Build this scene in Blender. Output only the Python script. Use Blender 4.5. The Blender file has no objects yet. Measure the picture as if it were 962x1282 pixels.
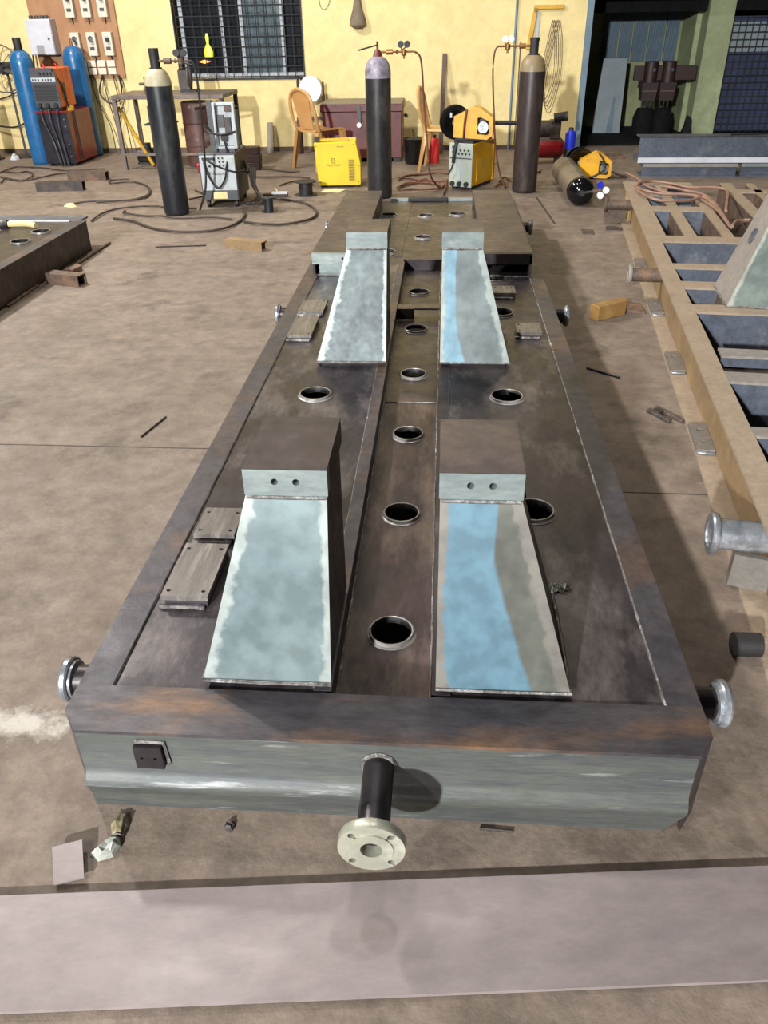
import bpy, bmesh, math, random
from mathutils import Matrix, Vector
random.seed(7)
scn = bpy.context.scene
COL = scn.collection

# ------------------------------------------------------------------ camera
FPX, PITCH, YAW, ROLL = 984.13, 0.56116, 0.077183, -0.018648
def make_camera():
    fw = Vector((-math.sin(YAW)*math.cos(PITCH), math.cos(YAW)*math.cos(PITCH), -math.sin(PITCH)))
    rt = Vector((math.cos(YAW), math.sin(YAW), 0)); up = rt.cross(fw)
    c, s = math.cos(ROLL), math.sin(ROLL)
    r2 = rt*c + up*s; u2 = up*c - rt*s
    m = Matrix(((r2.x, u2.x, -fw.x, 0), (r2.y, u2.y, -fw.y, 0), (r2.z, u2.z, -fw.z, 1.35), (0, 0, 0, 1)))
    cd = bpy.data.cameras.new('camera'); cam = bpy.data.objects.new('camera', cd); COL.objects.link(cam)
    cd.sensor_fit = 'HORIZONTAL'; cd.sensor_width = 36.0; cd.lens = FPX*36.0/962.0
    cd.clip_start = 0.02; cd.clip_end = 100
    cam.matrix_world = m; scn.camera = cam
make_camera()

# ------------------------------------------------------------------ light
vs = scn.view_settings
vs.view_transform = 'Standard'; vs.look = 'None'; vs.gamma = 1.0; vs.use_curve_mapping = False
vs.exposure = 0.0
world = bpy.data.worlds.new('hall_ambient'); scn.world = world; world.use_nodes = True
bg = world.node_tree.nodes['Background']
bg.inputs[0].default_value = (1.0, 0.93, 0.85, 1); bg.inputs[1].default_value = 0.03

def lamp(name, loc, power, color, size=0.5, target=None, spread=math.pi):
    ld = bpy.data.lights.new(name, 'AREA'); ld.shape = 'DISK'; ld.size = size
    ld.energy = power; ld.color = color; ld.spread = spread
    o = bpy.data.objects.new(name, ld); COL.objects.link(o); o.location = loc
    t = Vector(target) if target else Vector((loc[0], loc[1], 0))
    o.rotation_euler = (t-Vector(loc)).to_track_quat('-Z', 'Y').to_euler()
    return o
WARM = (1.0, 0.90, 0.78); NEUT = (1.0, 0.97, 0.94); COOL = (0.80, 0.93, 1.0)
lamp('flood_lamp', (-3.3, -8.0, 3.75), 2800, (0.97, 0.99, 1.0), 0.35, (0, 3, 0))
lamp('added_side_light', (-4.9, -3.2, 5.2), 300, (1.0, 0.97, 0.94), 0.4, (0, 2.5, 0))  # added side light with no known source, deepens shadows right of skid
lamp('added_side_light', (-4.7, 6.0, 5.0), 460, (1.0, 0.97, 0.94), 0.4, (0, 6, 0))  # second added side light, for the rear half
lamp('overhead_light', (-2.0, 4.0, 6.0), 75, NEUT, 0.5)
lamp('overhead_light', (0.4, 4.0, 6.0), 60, NEUT, 0.5)
lamp('overhead_light', (-4.6, 8.2, 5.6), 90, WARM, 0.5)  # added to brighten the back wall, left half
lamp('overhead_light', (0.2, 8.2, 5.6), 70, WARM, 0.5)  # likewise added for back wall brightness, right half

# ------------------------------------------------------------------ helpers
def S(r, g, b):
    f = lambda c: ((c/255+0.055)/1.055)**2.4 if c > 10.3 else c/255/12.92
    return (f(r), f(g), f(b), 1.0)

class MB:
    """collects geometry for ONE mesh object"""
    def __init__(s, T=None):
        s.v = []; s.f = []; s.m = []; s.T = T or Matrix(); s.mi = 0
    def add(s, vs, fs):
        o = len(s.v); s.v += [tuple(s.T @ Vector(p)) for p in vs]
        for f in fs: s.f.append(tuple(i+o for i in f)); s.m.append(s.mi)
        return s
    def box(s, x0, x1, y0, y1, z0, z1):
        v = [(x, y, z) for z in (z0, z1) for y in (y0, y1) for x in (x0, x1)]
        return s.add(v, [(0, 2, 3, 1), (4, 5, 7, 6), (0, 1, 5, 4), (2, 6, 7, 3), (0, 4, 6, 2), (1, 3, 7, 5)])
    def hexa(s, v):   # 8 points: bottom 4 ccw, top 4 ccw
        return s.add(v, [(3, 2, 1, 0), (4, 5, 6, 7), (0, 1, 5, 4), (1, 2, 6, 5), (2, 3, 7, 6), (3, 0, 4, 7)])
    def cyl(s, a, b, r, r2=None, n=16, cap=True):
        a = Vector(a); b = Vector(b); r2 = r if r2 is None else r2
        d = (b-a).normalized(); q = d.orthogonal().normalized(); w = d.cross(q)
        vs = []
        for p, rr in ((a, r), (b, r2)):
            for i in range(n):
                t = 2*math.pi*i/n; vs.append(p+q*(rr*math.cos(t))+w*(rr*math.sin(t)))
        fs = [(i, (i+1) % n, n+(i+1) % n, n+i) for i in range(n)]
        if cap: fs += [tuple(range(n-1, -1, -1)), tuple(range(n, 2*n))]
        return s.add(vs, fs)
    def lathe(s, prof, n=24, M=None):   # profile (r, z) about local z, closed ends when r = 0
        M = M or Matrix(); vs = []; fs = []
        for r, z in prof:
            for i in range(n):
                t = 2*math.pi*i/n; vs.append(M @ Vector((r*math.cos(t), r*math.sin(t), z)))
        for k in range(len(prof)-1):
            for i in range(n):
                fs.append((k*n+i, k*n+(i+1) % n, (k+1)*n+(i+1) % n, (k+1)*n+i))
        return s.add(vs, fs)
    def tube(s, pts, r, n=6, smooth=0, cap=True):
        P = [Vector(p) for p in pts]
        if smooth: P = catmull(P, smooth)
        up = Vector((0, 0, 1)); vs = []; fs = []
        for i, p in enumerate(P):
            d = (P[min(i+1, len(P)-1)]-P[max(i-1, 0)]).normalized()
            q = d.cross(up)
            if q.length < 1e-3: q = d.cross(Vector((0, 1, 0)))
            q.normalize(); w = q.cross(d)
            for k in range(n):
                t = 2*math.pi*k/n; vs.append(p+q*(r*math.cos(t))+w*(r*math.sin(t)))
        for i in range(len(P)-1):
            for k in range(n):
                fs.append((i*n+k, i*n+(k+1) % n, (i+1)*n+(k+1) % n, (i+1)*n+k))
        if cap: fs += [tuple(range(n-1, -1, -1)), tuple(range(len(vs)-n, len(vs)))]
        return s.add(vs, fs)
    def torus(s, c, axis, R, r, n=24, k=8, arc=2*math.pi, start=0):
        c = Vector(c); d = Vector(axis).normalized(); q = d.orthogonal().normalized(); w = d.cross(q)
        closed = abs(arc-2*math.pi) < 1e-6; m = n if closed else n+1; vs = []; fs = []
        for i in range(m):
            t = start+arc*i/n; e = q*math.cos(t)+w*math.sin(t)
            for j in range(k):
                u = 2*math.pi*j/k; vs.append(c+e*(R+r*math.cos(u))+d*(r*math.sin(u)))
        for i in range(n):
            a = i; b = (i+1) % m
            for j in range(k): fs.append((a*k+j, b*k+j, b*k+(j+1) % k, a*k+(j+1) % k))
        return s.add(vs, fs)
    def prism(s, poly, z0, z1):
        n = len(poly); vs = [(x, y, z0) for x, y in poly]+[(x, y, z1) for x, y in poly]
        return s.add(vs, [tuple(range(n-1, -1, -1)), tuple(range(n, 2*n))]+[(i, (i+1) % n, n+(i+1) % n, n+i) for i in range(n)])
    def plate(s, x0, x1, y0, y1, z0, z1, holes=(), n=20, sides=True):
        """flat plate with real round through-holes (cx, cy, r)"""
        def cuts(vals, a, b):
            vals = sorted(vals); u = []
            for v in vals:
                if not u or v-u[-1] > 0.012: u.append(v)
            return [a]+[(u[i]+u[i+1])/2 for i in range(len(u)-1)]+[b]
        xs = cuts([h[0] for h in holes], x0, x1); ys = cuts([h[1] for h in holes], y0, y1)
        for i in range(len(xs)-1):
            for j in range(len(ys)-1):
                a, b, c, d = xs[i], xs[i+1], ys[j], ys[j+1]
                hh = [h for h in holes if a < h[0] < b and c < h[1] < d]
                if not hh:
                    s.add([(a, c, z1), (b, c, z1), (b, d, z1), (a, d, z1)], [(0, 1, 2, 3)])
                    s.add([(a, c, z0), (b, c, z0), (b, d, z0), (a, d, z0)], [(3, 2, 1, 0)]); continue
                cx, cy, r = hh[0]
                an = [2*math.pi*k/n for k in range(n)]+[math.atan2(y-cy, x-cx) % (2*math.pi) for x in (a, b) for y in (c, d)]
                an = sorted(set(round(t, 6) for t in an)); m = len(an); vs = []
                for z in (z1, z0):
                    for t in an:
                        e = (math.cos(t), math.sin(t)); vs.append((cx+r*e[0], cy+r*e[1], z))
                    for t in an:
                        e = (math.cos(t), math.sin(t)); k = 1e9
                        if e[0] > 1e-9: k = min(k, (b-cx)/e[0])
                        if e[0] < -1e-9: k = min(k, (a-cx)/e[0])
                        if e[1] > 1e-9: k = min(k, (d-cy)/e[1])
                        if e[1] < -1e-9: k = min(k, (c-cy)/e[1])
                        vs.append((cx+k*e[0], cy+k*e[1], z))
                fs = []
                for q in range(m):
                    w = (q+1) % m
                    fs.append((q, m+q, m+w, w)); fs.append((2*m+w, 3*m+w, 3*m+q, 2*m+q)); fs.append((q, w, 2*m+w, 2*m+q))
                s.add(vs, fs)
        if sides:
            s.add([(x0, y0, z0), (x1, y0, z0), (x1, y1, z0), (x0, y1, z0), (x0, y0, z1), (x1, y0, z1), (x1, y1, z1), (x0, y1, z1)],
                  [(0, 1, 5, 4), (1, 2, 6, 5), (2, 3, 7, 6), (3, 0, 4, 7)])
        return s

def catmull(P, k):
    out = []
    for i in range(len(P)-1):
        p0 = P[max(i-1, 0)]; p1 = P[i]; p2 = P[i+1]; p3 = P[min(i+2, len(P)-1)]
        for j in range(k):
            t = j/k
            out.append(0.5*((2*p1)+(p2-p0)*t+(2*p0-5*p1+4*p2-p3)*t*t+(3*p1-p0-3*p2+p3)*t**3))
    out.append(P[-1]); return out

def obj(name, mb, mats, parent=None, bevel=0, smooth=True, world=False, kind=None):
    me = bpy.data.meshes.new(name); me.from_pydata(mb.v, [], mb.f)
    mats = mats if isinstance(mats, (list, tuple)) else [mats]
    for m in mats: me.materials.append(MAT[m])
    if len(mats) > 1: me.polygons.foreach_set('material_index', mb.m)
    bm = bmesh.new(); bm.from_mesh(me)
    bmesh.ops.remove_doubles(bm, verts=bm.verts, dist=1e-5)
    bmesh.ops.recalc_face_normals(bm, faces=bm.faces); bm.to_mesh(me); bm.free()
    if smooth:
        me.polygons.foreach_set('use_smooth', [True]*len(me.polygons)); me.set_sharp_from_angle(angle=math.radians(38))
    o = bpy.data.objects.new(name, me); COL.objects.link(o)
    if parent:
        o.parent = parent
        if world:
            r = parent
            while r.parent: r = r.parent
            me.transform(r.matrix_basis.inverted())
    if bevel:
        b = o.modifiers.new('edge', 'BEVEL'); b.width = bevel; b.segments = 2; b.limit_method = 'ANGLE'; b.angle_limit = math.radians(40)
    if kind: o['kind'] = kind
    return o
def tag(o, label, cat, group=None):
    o['label'] = label; o['category'] = cat
    if group: o['group'] = group
    return o
def thing(name, label, cat, loc=(0, 0, 0), rotz=0, group=None):
    o = bpy.data.objects.new(name, None); COL.objects.link(o)
    o.location = loc; o.rotation_euler = (0, 0, rotz); o.empty_display_size = 0.1
    o.matrix_basis = Matrix.Translation(loc) @ Matrix.Rotation(rotz, 4, 'Z')
    return tag(o, label, cat, group)
def struct(name, mb, mats, **k):
    o = obj(name, mb, mats, **k)
    if not o.parent: o['kind'] = 'structure'
    return o
def text(body, size, mat, parent, loc, rot=(math.pi/2, 0, 0), name='lettering', xs=1.0):
    cu = bpy.data.curves.new(name, 'FONT'); cu.body = body; cu.size = size; cu.align_x = 'CENTER'; cu.align_y = 'CENTER'; cu.extrude = 0.0006
    t = bpy.data.objects.new('tmp', cu); COL.objects.link(t); bpy.context.view_layer.update()
    me = bpy.data.meshes.new_from_object(t.evaluated_get(bpy.context.evaluated_depsgraph_get()))
    bpy.data.objects.remove(t); bpy.data.curves.remove(cu)
    me.materials.clear(); me.materials.append(MAT[mat]); me.name = name
    o = bpy.data.objects.new(name, me); COL.objects.link(o); o.parent = parent; o.location = loc; o.rotation_euler = rot; o.scale = (xs, 1, 1)
    return o

# ------------------------------------------------------------------ materials
MAT = {}
def mat(name, c1, c2=None, c3=None, rough=0.5, metal=0.0, scale=6.0, bump=0.0, bscale=60.0, amt3=0.35, rvar=0.1, stretch=None,
        fine=0.0, spec=0.5, trans=0.0, emit=None, estr=0.0, alpha=1.0, scale3=None):
    m = bpy.data.materials.new(name); m.use_nodes = True; MAT[name] = m
    nt = m.node_tree; N = nt.nodes; L = nt.links; b = N['Principled BSDF']
    b.inputs['Metallic'].default_value = metal; b.inputs['Roughness'].default_value = rough
    b.inputs['Specular IOR Level'].default_value = spec
    b.inputs['Transmission Weight'].default_value = trans
    b.inputs['Alpha'].default_value = alpha
    if emit: b.inputs['Emission Color'].default_value = emit; b.inputs['Emission Strength'].default_value = estr
    if c2 is None:
        c2 = tuple(c*0.82 for c in c1[:3])+(1,)
    tc = N.new('ShaderNodeTexCoord'); mp = N.new('ShaderNodeMapping'); L.new(tc.outputs['Object'], mp.inputs[0])
    if stretch: mp.inputs['Scale'].default_value = stretch
    def noise(sc, det=9, rg=0.68):
        n = N.new('ShaderNodeTexNoise'); n.inputs['Scale'].default_value = sc; n.inputs['Detail'].default_value = det
        n.inputs['Roughness'].default_value = rg; L.new(mp.outputs[0], n.inputs['Vector']); return n
    def ramp(src, a, b_):
        r = N.new('ShaderNodeMapRange'); r.inputs[1].default_value = a; r.inputs[2].default_value = b_; L.new(src, r.inputs[0]); return r.outputs[0]
    def mix(f, a, b_, blend='MIX'):
        x = N.new('ShaderNodeMix'); x.data_type = 'RGBA'; x.blend_type = blend
        if isinstance(f, float): x.inputs[0].default_value = f
        else: L.new(f, x.inputs[0])
        for s_, v in ((6, a), (7, b_)):
            if isinstance(v, tuple): x.inputs[s_].default_value = v
            else: L.new(v, x.inputs[s_])
        return x.outputs[2]
    n1 = noise(scale); col = mix(ramp(n1.outputs[0], 0.35, 0.65), c1, c2)
    if c3:
        n3 = noise(scale3 or scale*0.6, 6, 0.65)
        mp3 = N.new('ShaderNodeVectorMath'); mp3.operation = 'ADD'; mp3.inputs[1].default_value = (7.3, 2.1, 4.4)
        L.new(mp.outputs[0], mp3.inputs[0]); L.new(mp3.outputs[0], n3.inputs['Vector'])
        col = mix(ramp(n3.outputs[0], 0.72-amt3*0.5, 0.88-amt3*0.5), col, c3)
    if fine:
        nf = noise(bscale*1.7, 3); g = mix(ramp(nf.outputs[0], 0.3, 0.7), (1-fine,)*3+(1,), (1+fine,)*3+(1,))
        col = mix(1.0, col, g, 'MULTIPLY')
        nm = noise(scale*5.5, 8, 0.72); a_ = min(0.34, fine*2.6)
        g = mix(ramp(nm.outputs[0], 0.36, 0.64), (1-a_,)*3+(1,), (1+a_,)*3+(1,))
        col = mix(1.0, col, g, 'MULTIPLY')
    L.new(col, b.inputs['Base Color'])
    if rvar:
        nr = noise(scale*2.3, 4); r = N.new('ShaderNodeMapRange'); r.inputs[1].default_value = 0.3; r.inputs[2].default_value = 0.7
        r.inputs[3].default_value = max(0.03, rough-rvar); r.inputs[4].default_value = min(1, rough+rvar)
        L.new(nr.outputs[0], r.inputs[0]); L.new(r.outputs[0], b.inputs['Roughness'])
    if bump:
        nb = noise(bscale, 4); bp = N.new('ShaderNodeBump'); bp.inputs['Strength'].default_value = bump; bp.inputs['Distance'].default_value = 0.01
        L.new(nb.outputs[0], bp.inputs['Height']); L.new(bp.outputs[0], b.inputs['Normal'])
    m['io'] = 1
    return m

mat('deck', S(60, 53, 56), S(36, 31, 35), S(94, 87, 86), rough=0.42, metal=0.35, scale=7, bump=0.05, fine=0.08, stretch=(1.6, 0.7, 1), amt3=0.45)
mat('deck_red', S(64, 48, 48), S(35, 28, 31), S(96, 81, 74), rough=0.42, metal=0.35, scale=7, bump=0.05, fine=0.08, amt3=0.5, stretch=(2, .6, 1))
mat('deck_grey', S(58, 49, 51), S(35, 30, 33), S(88, 77, 75), rough=0.4, metal=0.4, scale=6, bump=0.05, fine=0.06, amt3=0.4)
mat('rim', S(72, 68, 72), S(51, 48, 53), S(88, 69, 57), rough=0.5, metal=0.3, scale=5, bump=0.08, fine=0.1, amt3=0.42)
mat('rim_front', S(72, 67, 69), S(50, 46, 50), S(104, 78, 57), rough=0.5, metal=0.25, scale=5, bump=0.08, fine=0.1, amt3=0.42, stretch=(.7, 2, 1))
mat('steel_face', S(86, 88, 82), S(69, 72, 73), S(160, 162, 160), rough=0.42, metal=0.3, scale=4, bump=0.05, fine=0.06, amt3=0.22, stretch=(0.9, 1, 9), scale3=3.4)
mat('plate_top', S(74, 64, 63), S(51, 43, 45), S(98, 82, 74), rough=0.45, metal=0.3, scale=6, fine=0.08, bump=0.04)
mat('machined', S(132, 142, 139), S(114, 124, 124), S(156, 163, 158), rough=0.38, metal=0.35, scale=9, fine=0.05, stretch=(.6, 1, 2))
mat('pad', S(112, 106, 101), S(92, 87, 84), S(144, 139, 132), rough=0.4, metal=0.4, scale=10, stretch=(6, .6, 1), fine=0.05)
mat('weld', S(150, 146, 142), S(78, 72, 70), S(220, 222, 222), rough=0.4, metal=0.5, scale=40, bump=0.6, bscale=140, amt3=0.3)
mat('pipe_dark', S(50, 44, 45), S(36, 31, 33), S(78, 68, 66), rough=0.38, metal=0.45, scale=12, fine=0.05, amt3=0.2)
mat('flange', S(178, 176, 156), S(152, 152, 138), S(196, 196, 182), rough=0.35, metal=0.5, scale=14)
mat('collar', S(150, 152, 156), S(116, 120, 126), S(196, 200, 206), rough=0.32, metal=0.6, scale=20, amt3=0.3)
mat('ring', S(148, 143, 138), S(112, 106, 102), S(190, 188, 184), rough=0.35, metal=0.3, scale=24, amt3=0.3)
mat('dark', S(30, 27, 26), S(22, 20, 20), rough=0.6)
mat('floor', S(121, 107, 95), S(103, 90, 78), S(82, 70, 60), rough=0.72, scale=2.2, bump=0.2, bscale=45, fine=0.09, amt3=0.34, rvar=0.12, scale3=3.4)
mat('joint', S(70, 58, 48), S(52, 42, 36), rough=0.9)
mat('sheet', S(138, 126, 123), S(128, 117, 115), S(146, 136, 133), rough=0.42, metal=0.2, scale=3, fine=0.04, stretch=(.6, 1.4, 1))
mat('sheet_edge', S(206, 200, 196), rough=0.4, metal=0.3)
mat('tan', S(148, 131, 112), S(136, 120, 101), S(120, 104, 87), rough=0.6, scale=8, fine=0.05, amt3=0.25)
mat('tan_web', S(136, 112, 80), S(120, 98, 70), S(150, 124, 76), rough=0.55, scale=4, fine=0.05)
mat('primer_grey', S(132, 125, 118), S(118, 111, 105), rough=0.6, scale=9, fine=0.05)
mat('blue_steel', S(84, 89, 99), S(68, 73, 84), S(104, 106, 110), rough=0.5, metal=0.25, scale=7, fine=0.08)
mat('rust', S(96, 78, 66), S(74, 60, 52), S(120, 92, 70), rough=0.65, metal=0.15, scale=10, fine=0.1, bump=0.1)
mat('dark_steel', S(70, 62, 58), S(52, 46, 44), S(92, 80, 72), rough=0.5, metal=0.3, scale=10, fine=0.08)
mat('rod', S(52, 42, 38), S(40, 33, 30), rough=0.6, metal=0.2, scale=20)
mat('wall', S(214, 196, 140), S(208, 188, 130), S(192, 170, 116), rough=0.72, scale=1.4, fine=0.03, amt3=0.25, bump=0.04, bscale=25)
mat('wall_out', S(140, 142, 104), S(124, 126, 92), S(104, 108, 80), rough=0.8, scale=1.6, fine=0.04)  # passage wall and pillar colours lowered for the missing light there
mat('pillar', S(152, 160, 122), S(140, 148, 112), S(120, 128, 98), rough=0.75, scale=2, fine=0.04)
mat('jamb', S(104, 122, 134), S(90, 108, 120), rough=0.5, scale=5)
mat('black_matte', S(16, 16, 17), S(11, 11, 12), rough=0.85, spec=0.2)
mat('black_gloss', S(14, 14, 16), S(10, 10, 12), rough=0.12, rvar=0.03)
mat('black_rubber', S(34, 32, 32), S(24, 22, 22), rough=0.6)
mat('cable', S(58, 46, 38), S(40, 33, 29), S(84, 66, 54), rough=0.65, scale=14)
mat('hose_red', S(104, 62, 44), S(80, 50, 38), rough=0.55, scale=10)
mat('hose_pink', S(138, 106, 90), S(118, 90, 76), S(96, 72, 62), rough=0.55, scale=12)
mat('cyl_black', S(44, 42, 43), S(29, 28, 30), S(74, 69, 64), rough=0.42, metal=0.1, scale=7, fine=0.11, amt3=0.35, stretch=(1, 1, .4))
mat('cyl_navy', S(36, 39, 44), S(24, 26, 31), S(62, 64, 63), rough=0.4, metal=0.1, scale=6, fine=0.11, amt3=0.35, stretch=(1, 1, .4))
mat('cyl_brown', S(60, 50, 47), S(40, 34, 35), S(92, 76, 62), rough=0.4, metal=0.15, scale=5, fine=0.1, amt3=0.3, stretch=(1, 1, .35))
mat('cyl_shoulder', S(170, 162, 134), S(140, 130, 106), S(104, 92, 76), rough=0.5, scale=9)
mat('cyl_lilac', S(150, 147, 156), S(98, 86, 102), S(74, 60, 74), rough=0.5, scale=12)
mat('cyl_olive', S(138, 120, 88), S(110, 94, 70), rough=0.5, scale=9)
mat('cyl_grey', S(120, 110, 98), S(100, 90, 80), rough=0.4, metal=0.2, scale=6)
mat('cyl_blue', S(34, 96, 144), S(27, 80, 124), S(22, 62, 98), rough=0.32, scale=6, fine=0.04, amt3=0.2)
mat('brass', S(150, 108, 62), S(120, 82, 48), rough=0.35, metal=0.6)
mat('white_enamel', S(194, 195, 200), S(180, 181, 187), rough=0.4)
mat('switch', S(200, 195, 178), S(188, 182, 165), rough=0.45)
mat('socket', S(222, 206, 186), S(206, 190, 170), rough=0.5)
mat('plywood', S(164, 122, 84), S(150, 108, 72), S(138, 98, 66), rough=0.6, scale=3, stretch=(1, 1, .4))
mat('orange', S(232, 112, 34), S(208, 92, 26), S(170, 74, 24), rough=0.5, scale=12)
mat('red', S(128, 12, 20), S(108, 10, 17), rough=0.35)
mat('maroon', S(90, 32, 30), S(70, 26, 26), S(104, 50, 42), rough=0.45, scale=6, fine=0.06)
mat('lid_grey', S(122, 112, 92), S(100, 92, 78), rough=0.55, scale=8)
mat('navy', S(20, 18, 30), S(15, 14, 24), rough=0.4)
mat('panel_grey', S(68, 68, 71), S(54, 54, 58), rough=0.5, scale=20)
mat('panel_white', S(172, 178, 178), S(160, 166, 168), S(134, 138, 138), rough=0.4, scale=8, amt3=0.2)
mat('panel_green', S(164, 171, 160), S(150, 158, 147), rough=0.45)
mat('yellow', S(208, 184, 12), S(196, 171, 9), rough=0.4, scale=5)
mat('amber', S(216, 160, 14), S(200, 144, 10), S(170, 116, 12), rough=0.38, scale=6)
mat('ochre', S(206, 160, 40), S(186, 142, 34), rough=0.5)
mat('print', S(120, 104, 20), rough=0.6)
mat('print_dark', S(52, 54, 60), rough=0.6)
mat('vent', S(196, 166, 12), S(176, 150, 10), rough=0.5)
mat('plastic_tan', S(186, 140, 86), S(172, 126, 74), rough=0.45)
mat('plastic_pale', S(222, 178, 112), S(206, 160, 98), rough=0.45)
mat('white_disc', S(178, 187, 195), S(168, 177, 186), rough=0.2)
mat('dark_wood', S(66, 42, 34), S(50, 32, 27), rough=0.55, stretch=(1, 1, .3))
mat('wood', S(136, 104, 56), S(116, 86, 44), S(152, 122, 72), rough=0.6, scale=9, stretch=(1, .3, 1))
mat('table_top', S(112, 100, 92), S(90, 80, 74), S(60, 54, 50), rough=0.5, metal=0.2, scale=8)
mat('rust_drum', S(96, 64, 54), S(70, 50, 46), S(150, 130, 118), rough=0.5, scale=7, amt3=0.25)
mat('grille', S(40, 42, 44), S(30, 32, 34), rough=0.6, metal=0.2)
mat('mullion', S(150, 154, 158), S(134, 138, 142), rough=0.45)
mat('glass', S(34, 36, 40), S(28, 30, 34), rough=0.08, rvar=0.02, spec=0.6)
mat('glass_pale', S(74, 86, 90), S(62, 74, 80), rough=0.15, rvar=0.03)
mat('foil', S(196, 200, 190), S(150, 152, 140), S(60, 54, 44), rough=0.3, metal=0.4, scale=30, amt3=0.3)
mat('foil_clear', S(150, 140, 112), S(84, 72, 54), S(40, 32, 26), rough=0.25, scale=40, amt3=0.4)
mat('paper', S(226, 206, 150), S(206, 186, 130), rough=0.8)
mat('blue_plastic', S(30, 50, 190), S(24, 40, 160), rough=0.35)
mat('pink_plastic', S(236, 84, 104), rough=0.5)
mat('red_hot', S(200, 44, 40), S(170, 36, 34), rough=0.5)
mat('gauge_white', S(226, 228, 230), rough=0.3)
mat('sheet_blue', S(84, 104, 116), S(70, 90, 104), rough=0.5, scale=6)  # darkened in colour, as the passage is unlit
mat('panel_pale', S(132, 142, 146), S(118, 128, 132), rough=0.5)
mat('machine_brown', S(50, 26, 23), S(36, 20, 18), rough=0.55)
mat('mesh_blue', S(44, 52, 82), S(36, 42, 68), rough=0.6)
mat('chrome', S(190, 190, 190), S(120, 120, 122), rough=0.2, metal=0.8, scale=20)
mat('bag', S(118, 104, 84), S(96, 84, 68), rough=0.8, bump=0.4, bscale=30)
mat('spark', S(255, 150, 60), rough=0.5, emit=S(255, 150, 70), estr=2.5)  # emissive colour of the blob standing in for reflected welding glow
mat('lime', S(206, 220, 70), rough=0.4)
mat('soot', S(60, 60, 66), rough=0.8)

def face_mat(name, mid, mid2, edge, blue=None, lit_u=0.6):
    """brushed steel front plate, ground bright along its cut edges; optional blue field paints cool lamplight and its shadow edge"""
    m = bpy.data.materials.new(name); m.use_nodes = True; MAT[name] = m
    nt = m.node_tree; N = nt.nodes; L = nt.links; b = N['Principled BSDF']
    b.inputs['Metallic'].default_value = 0.3; b.inputs['Roughness'].default_value = 0.42
    uv = N.new('ShaderNodeUVMap'); uv.uv_map = 'UVMap'
    tc = N.new('ShaderNodeTexCoord')
    def noise(sc, det=5):
        n = N.new('ShaderNodeTexNoise'); n.inputs['Scale'].default_value = sc; n.inputs['Detail'].default_value = det
        L.new(tc.outputs['Object'], n.inputs['Vector']); return n.outputs[0]
    def rng(src, a, b_, c=0.0, d=1.0):
        r = N.new('ShaderNodeMapRange'); r.inputs[1].default_value = a; r.inputs[2].default_value = b_
        r.inputs[3].default_value = c; r.inputs[4].default_value = d; L.new(src, r.inputs[0]); return r.outputs[0]
    def mth(op, a, b_=None):
        x = N.new('ShaderNodeMath'); x.operation = op
        for i, v in enumerate((a, b_)):
            if v is None: continue
            if isinstance(v, (int, float)): x.inputs[i].default_value = v
            else: L.new(v, x.inputs[i])
        return x.outputs[0]
    def mix(f, a, b_):
        x = N.new('ShaderNodeMix'); x.data_type = 'RGBA'; L.new(f, x.inputs[0])
        for s_, v in ((6, a), (7, b_)):
            if isinstance(v, tuple): x.inputs[s_].default_value = v
            else: L.new(v, x.inputs[s_])
        return x.outputs[2]
    sp = N.new('ShaderNodeSeparateXYZ'); L.new(uv.outputs[0], sp.inputs[0])
    u = sp.outputs[0]; v = sp.outputs[1]
    big = noise(6, 8); fine = noise(46, 8)
    col = mix(rng(big, 0.38, 0.62), mid, mid2)
    if blue:  # patch of cool lamplight painted into the plate colour
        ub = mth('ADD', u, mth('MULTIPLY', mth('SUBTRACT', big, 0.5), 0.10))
        col = mix(rng(ub, lit_u-0.015, lit_u+0.015, 1, 0), col, blue)
    d = mth('MINIMUM', u, mth('SUBTRACT', 1.0, u))
    d = mth('ADD', d, mth('MULTIPLY', mth('ADD', mth('SUBTRACT', fine, 0.5), mth('SUBTRACT', big, 0.5)), 0.15))
    col = mix(rng(d, 0.062, 0.10, 1, 0), col, edge)
    gm = rng(noise(22, 10), 0.38, 0.62, 0.80, 1.12)
    sc = N.new('ShaderNodeVectorMath'); sc.operation = 'SCALE'; L.new(col, sc.inputs[0]); L.new(gm, sc.inputs['Scale']); col = sc.outputs[0]
    L.new(col, b.inputs['Base Color'])
    L.new(rng(fine, 0.3, 0.7, 0.44, 0.52), b.inputs['Roughness'])
face_mat('face_cyan', S(96, 109, 110), S(82, 96, 98), S(130, 137, 133))
face_mat('face_lit_blue', S(88, 90, 82), S(72, 72, 66), S(106, 102, 95), S(80, 108, 121), 0.70)
face_mat('face_grey', S(50, 58, 60), S(70, 79, 79), S(122, 129, 126))  # darker plate: shadow of the front pedestal painted into its colour
face_mat('face_lit_strip', S(88, 97, 96), S(74, 82, 82), S(120, 126, 122), S(88, 118, 131), 0.36)
face_mat('face_green', S(104, 114, 106), S(88, 98, 92), S(146, 148, 138))
mat('bracket', S(104, 98, 90), S(88, 83, 77), rough=0.6, scale=9, fine=0.05)
mat('foot_grey', S(112, 104, 96), S(96, 90, 83), rough=0.55, scale=14, fine=0.06)
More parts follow.
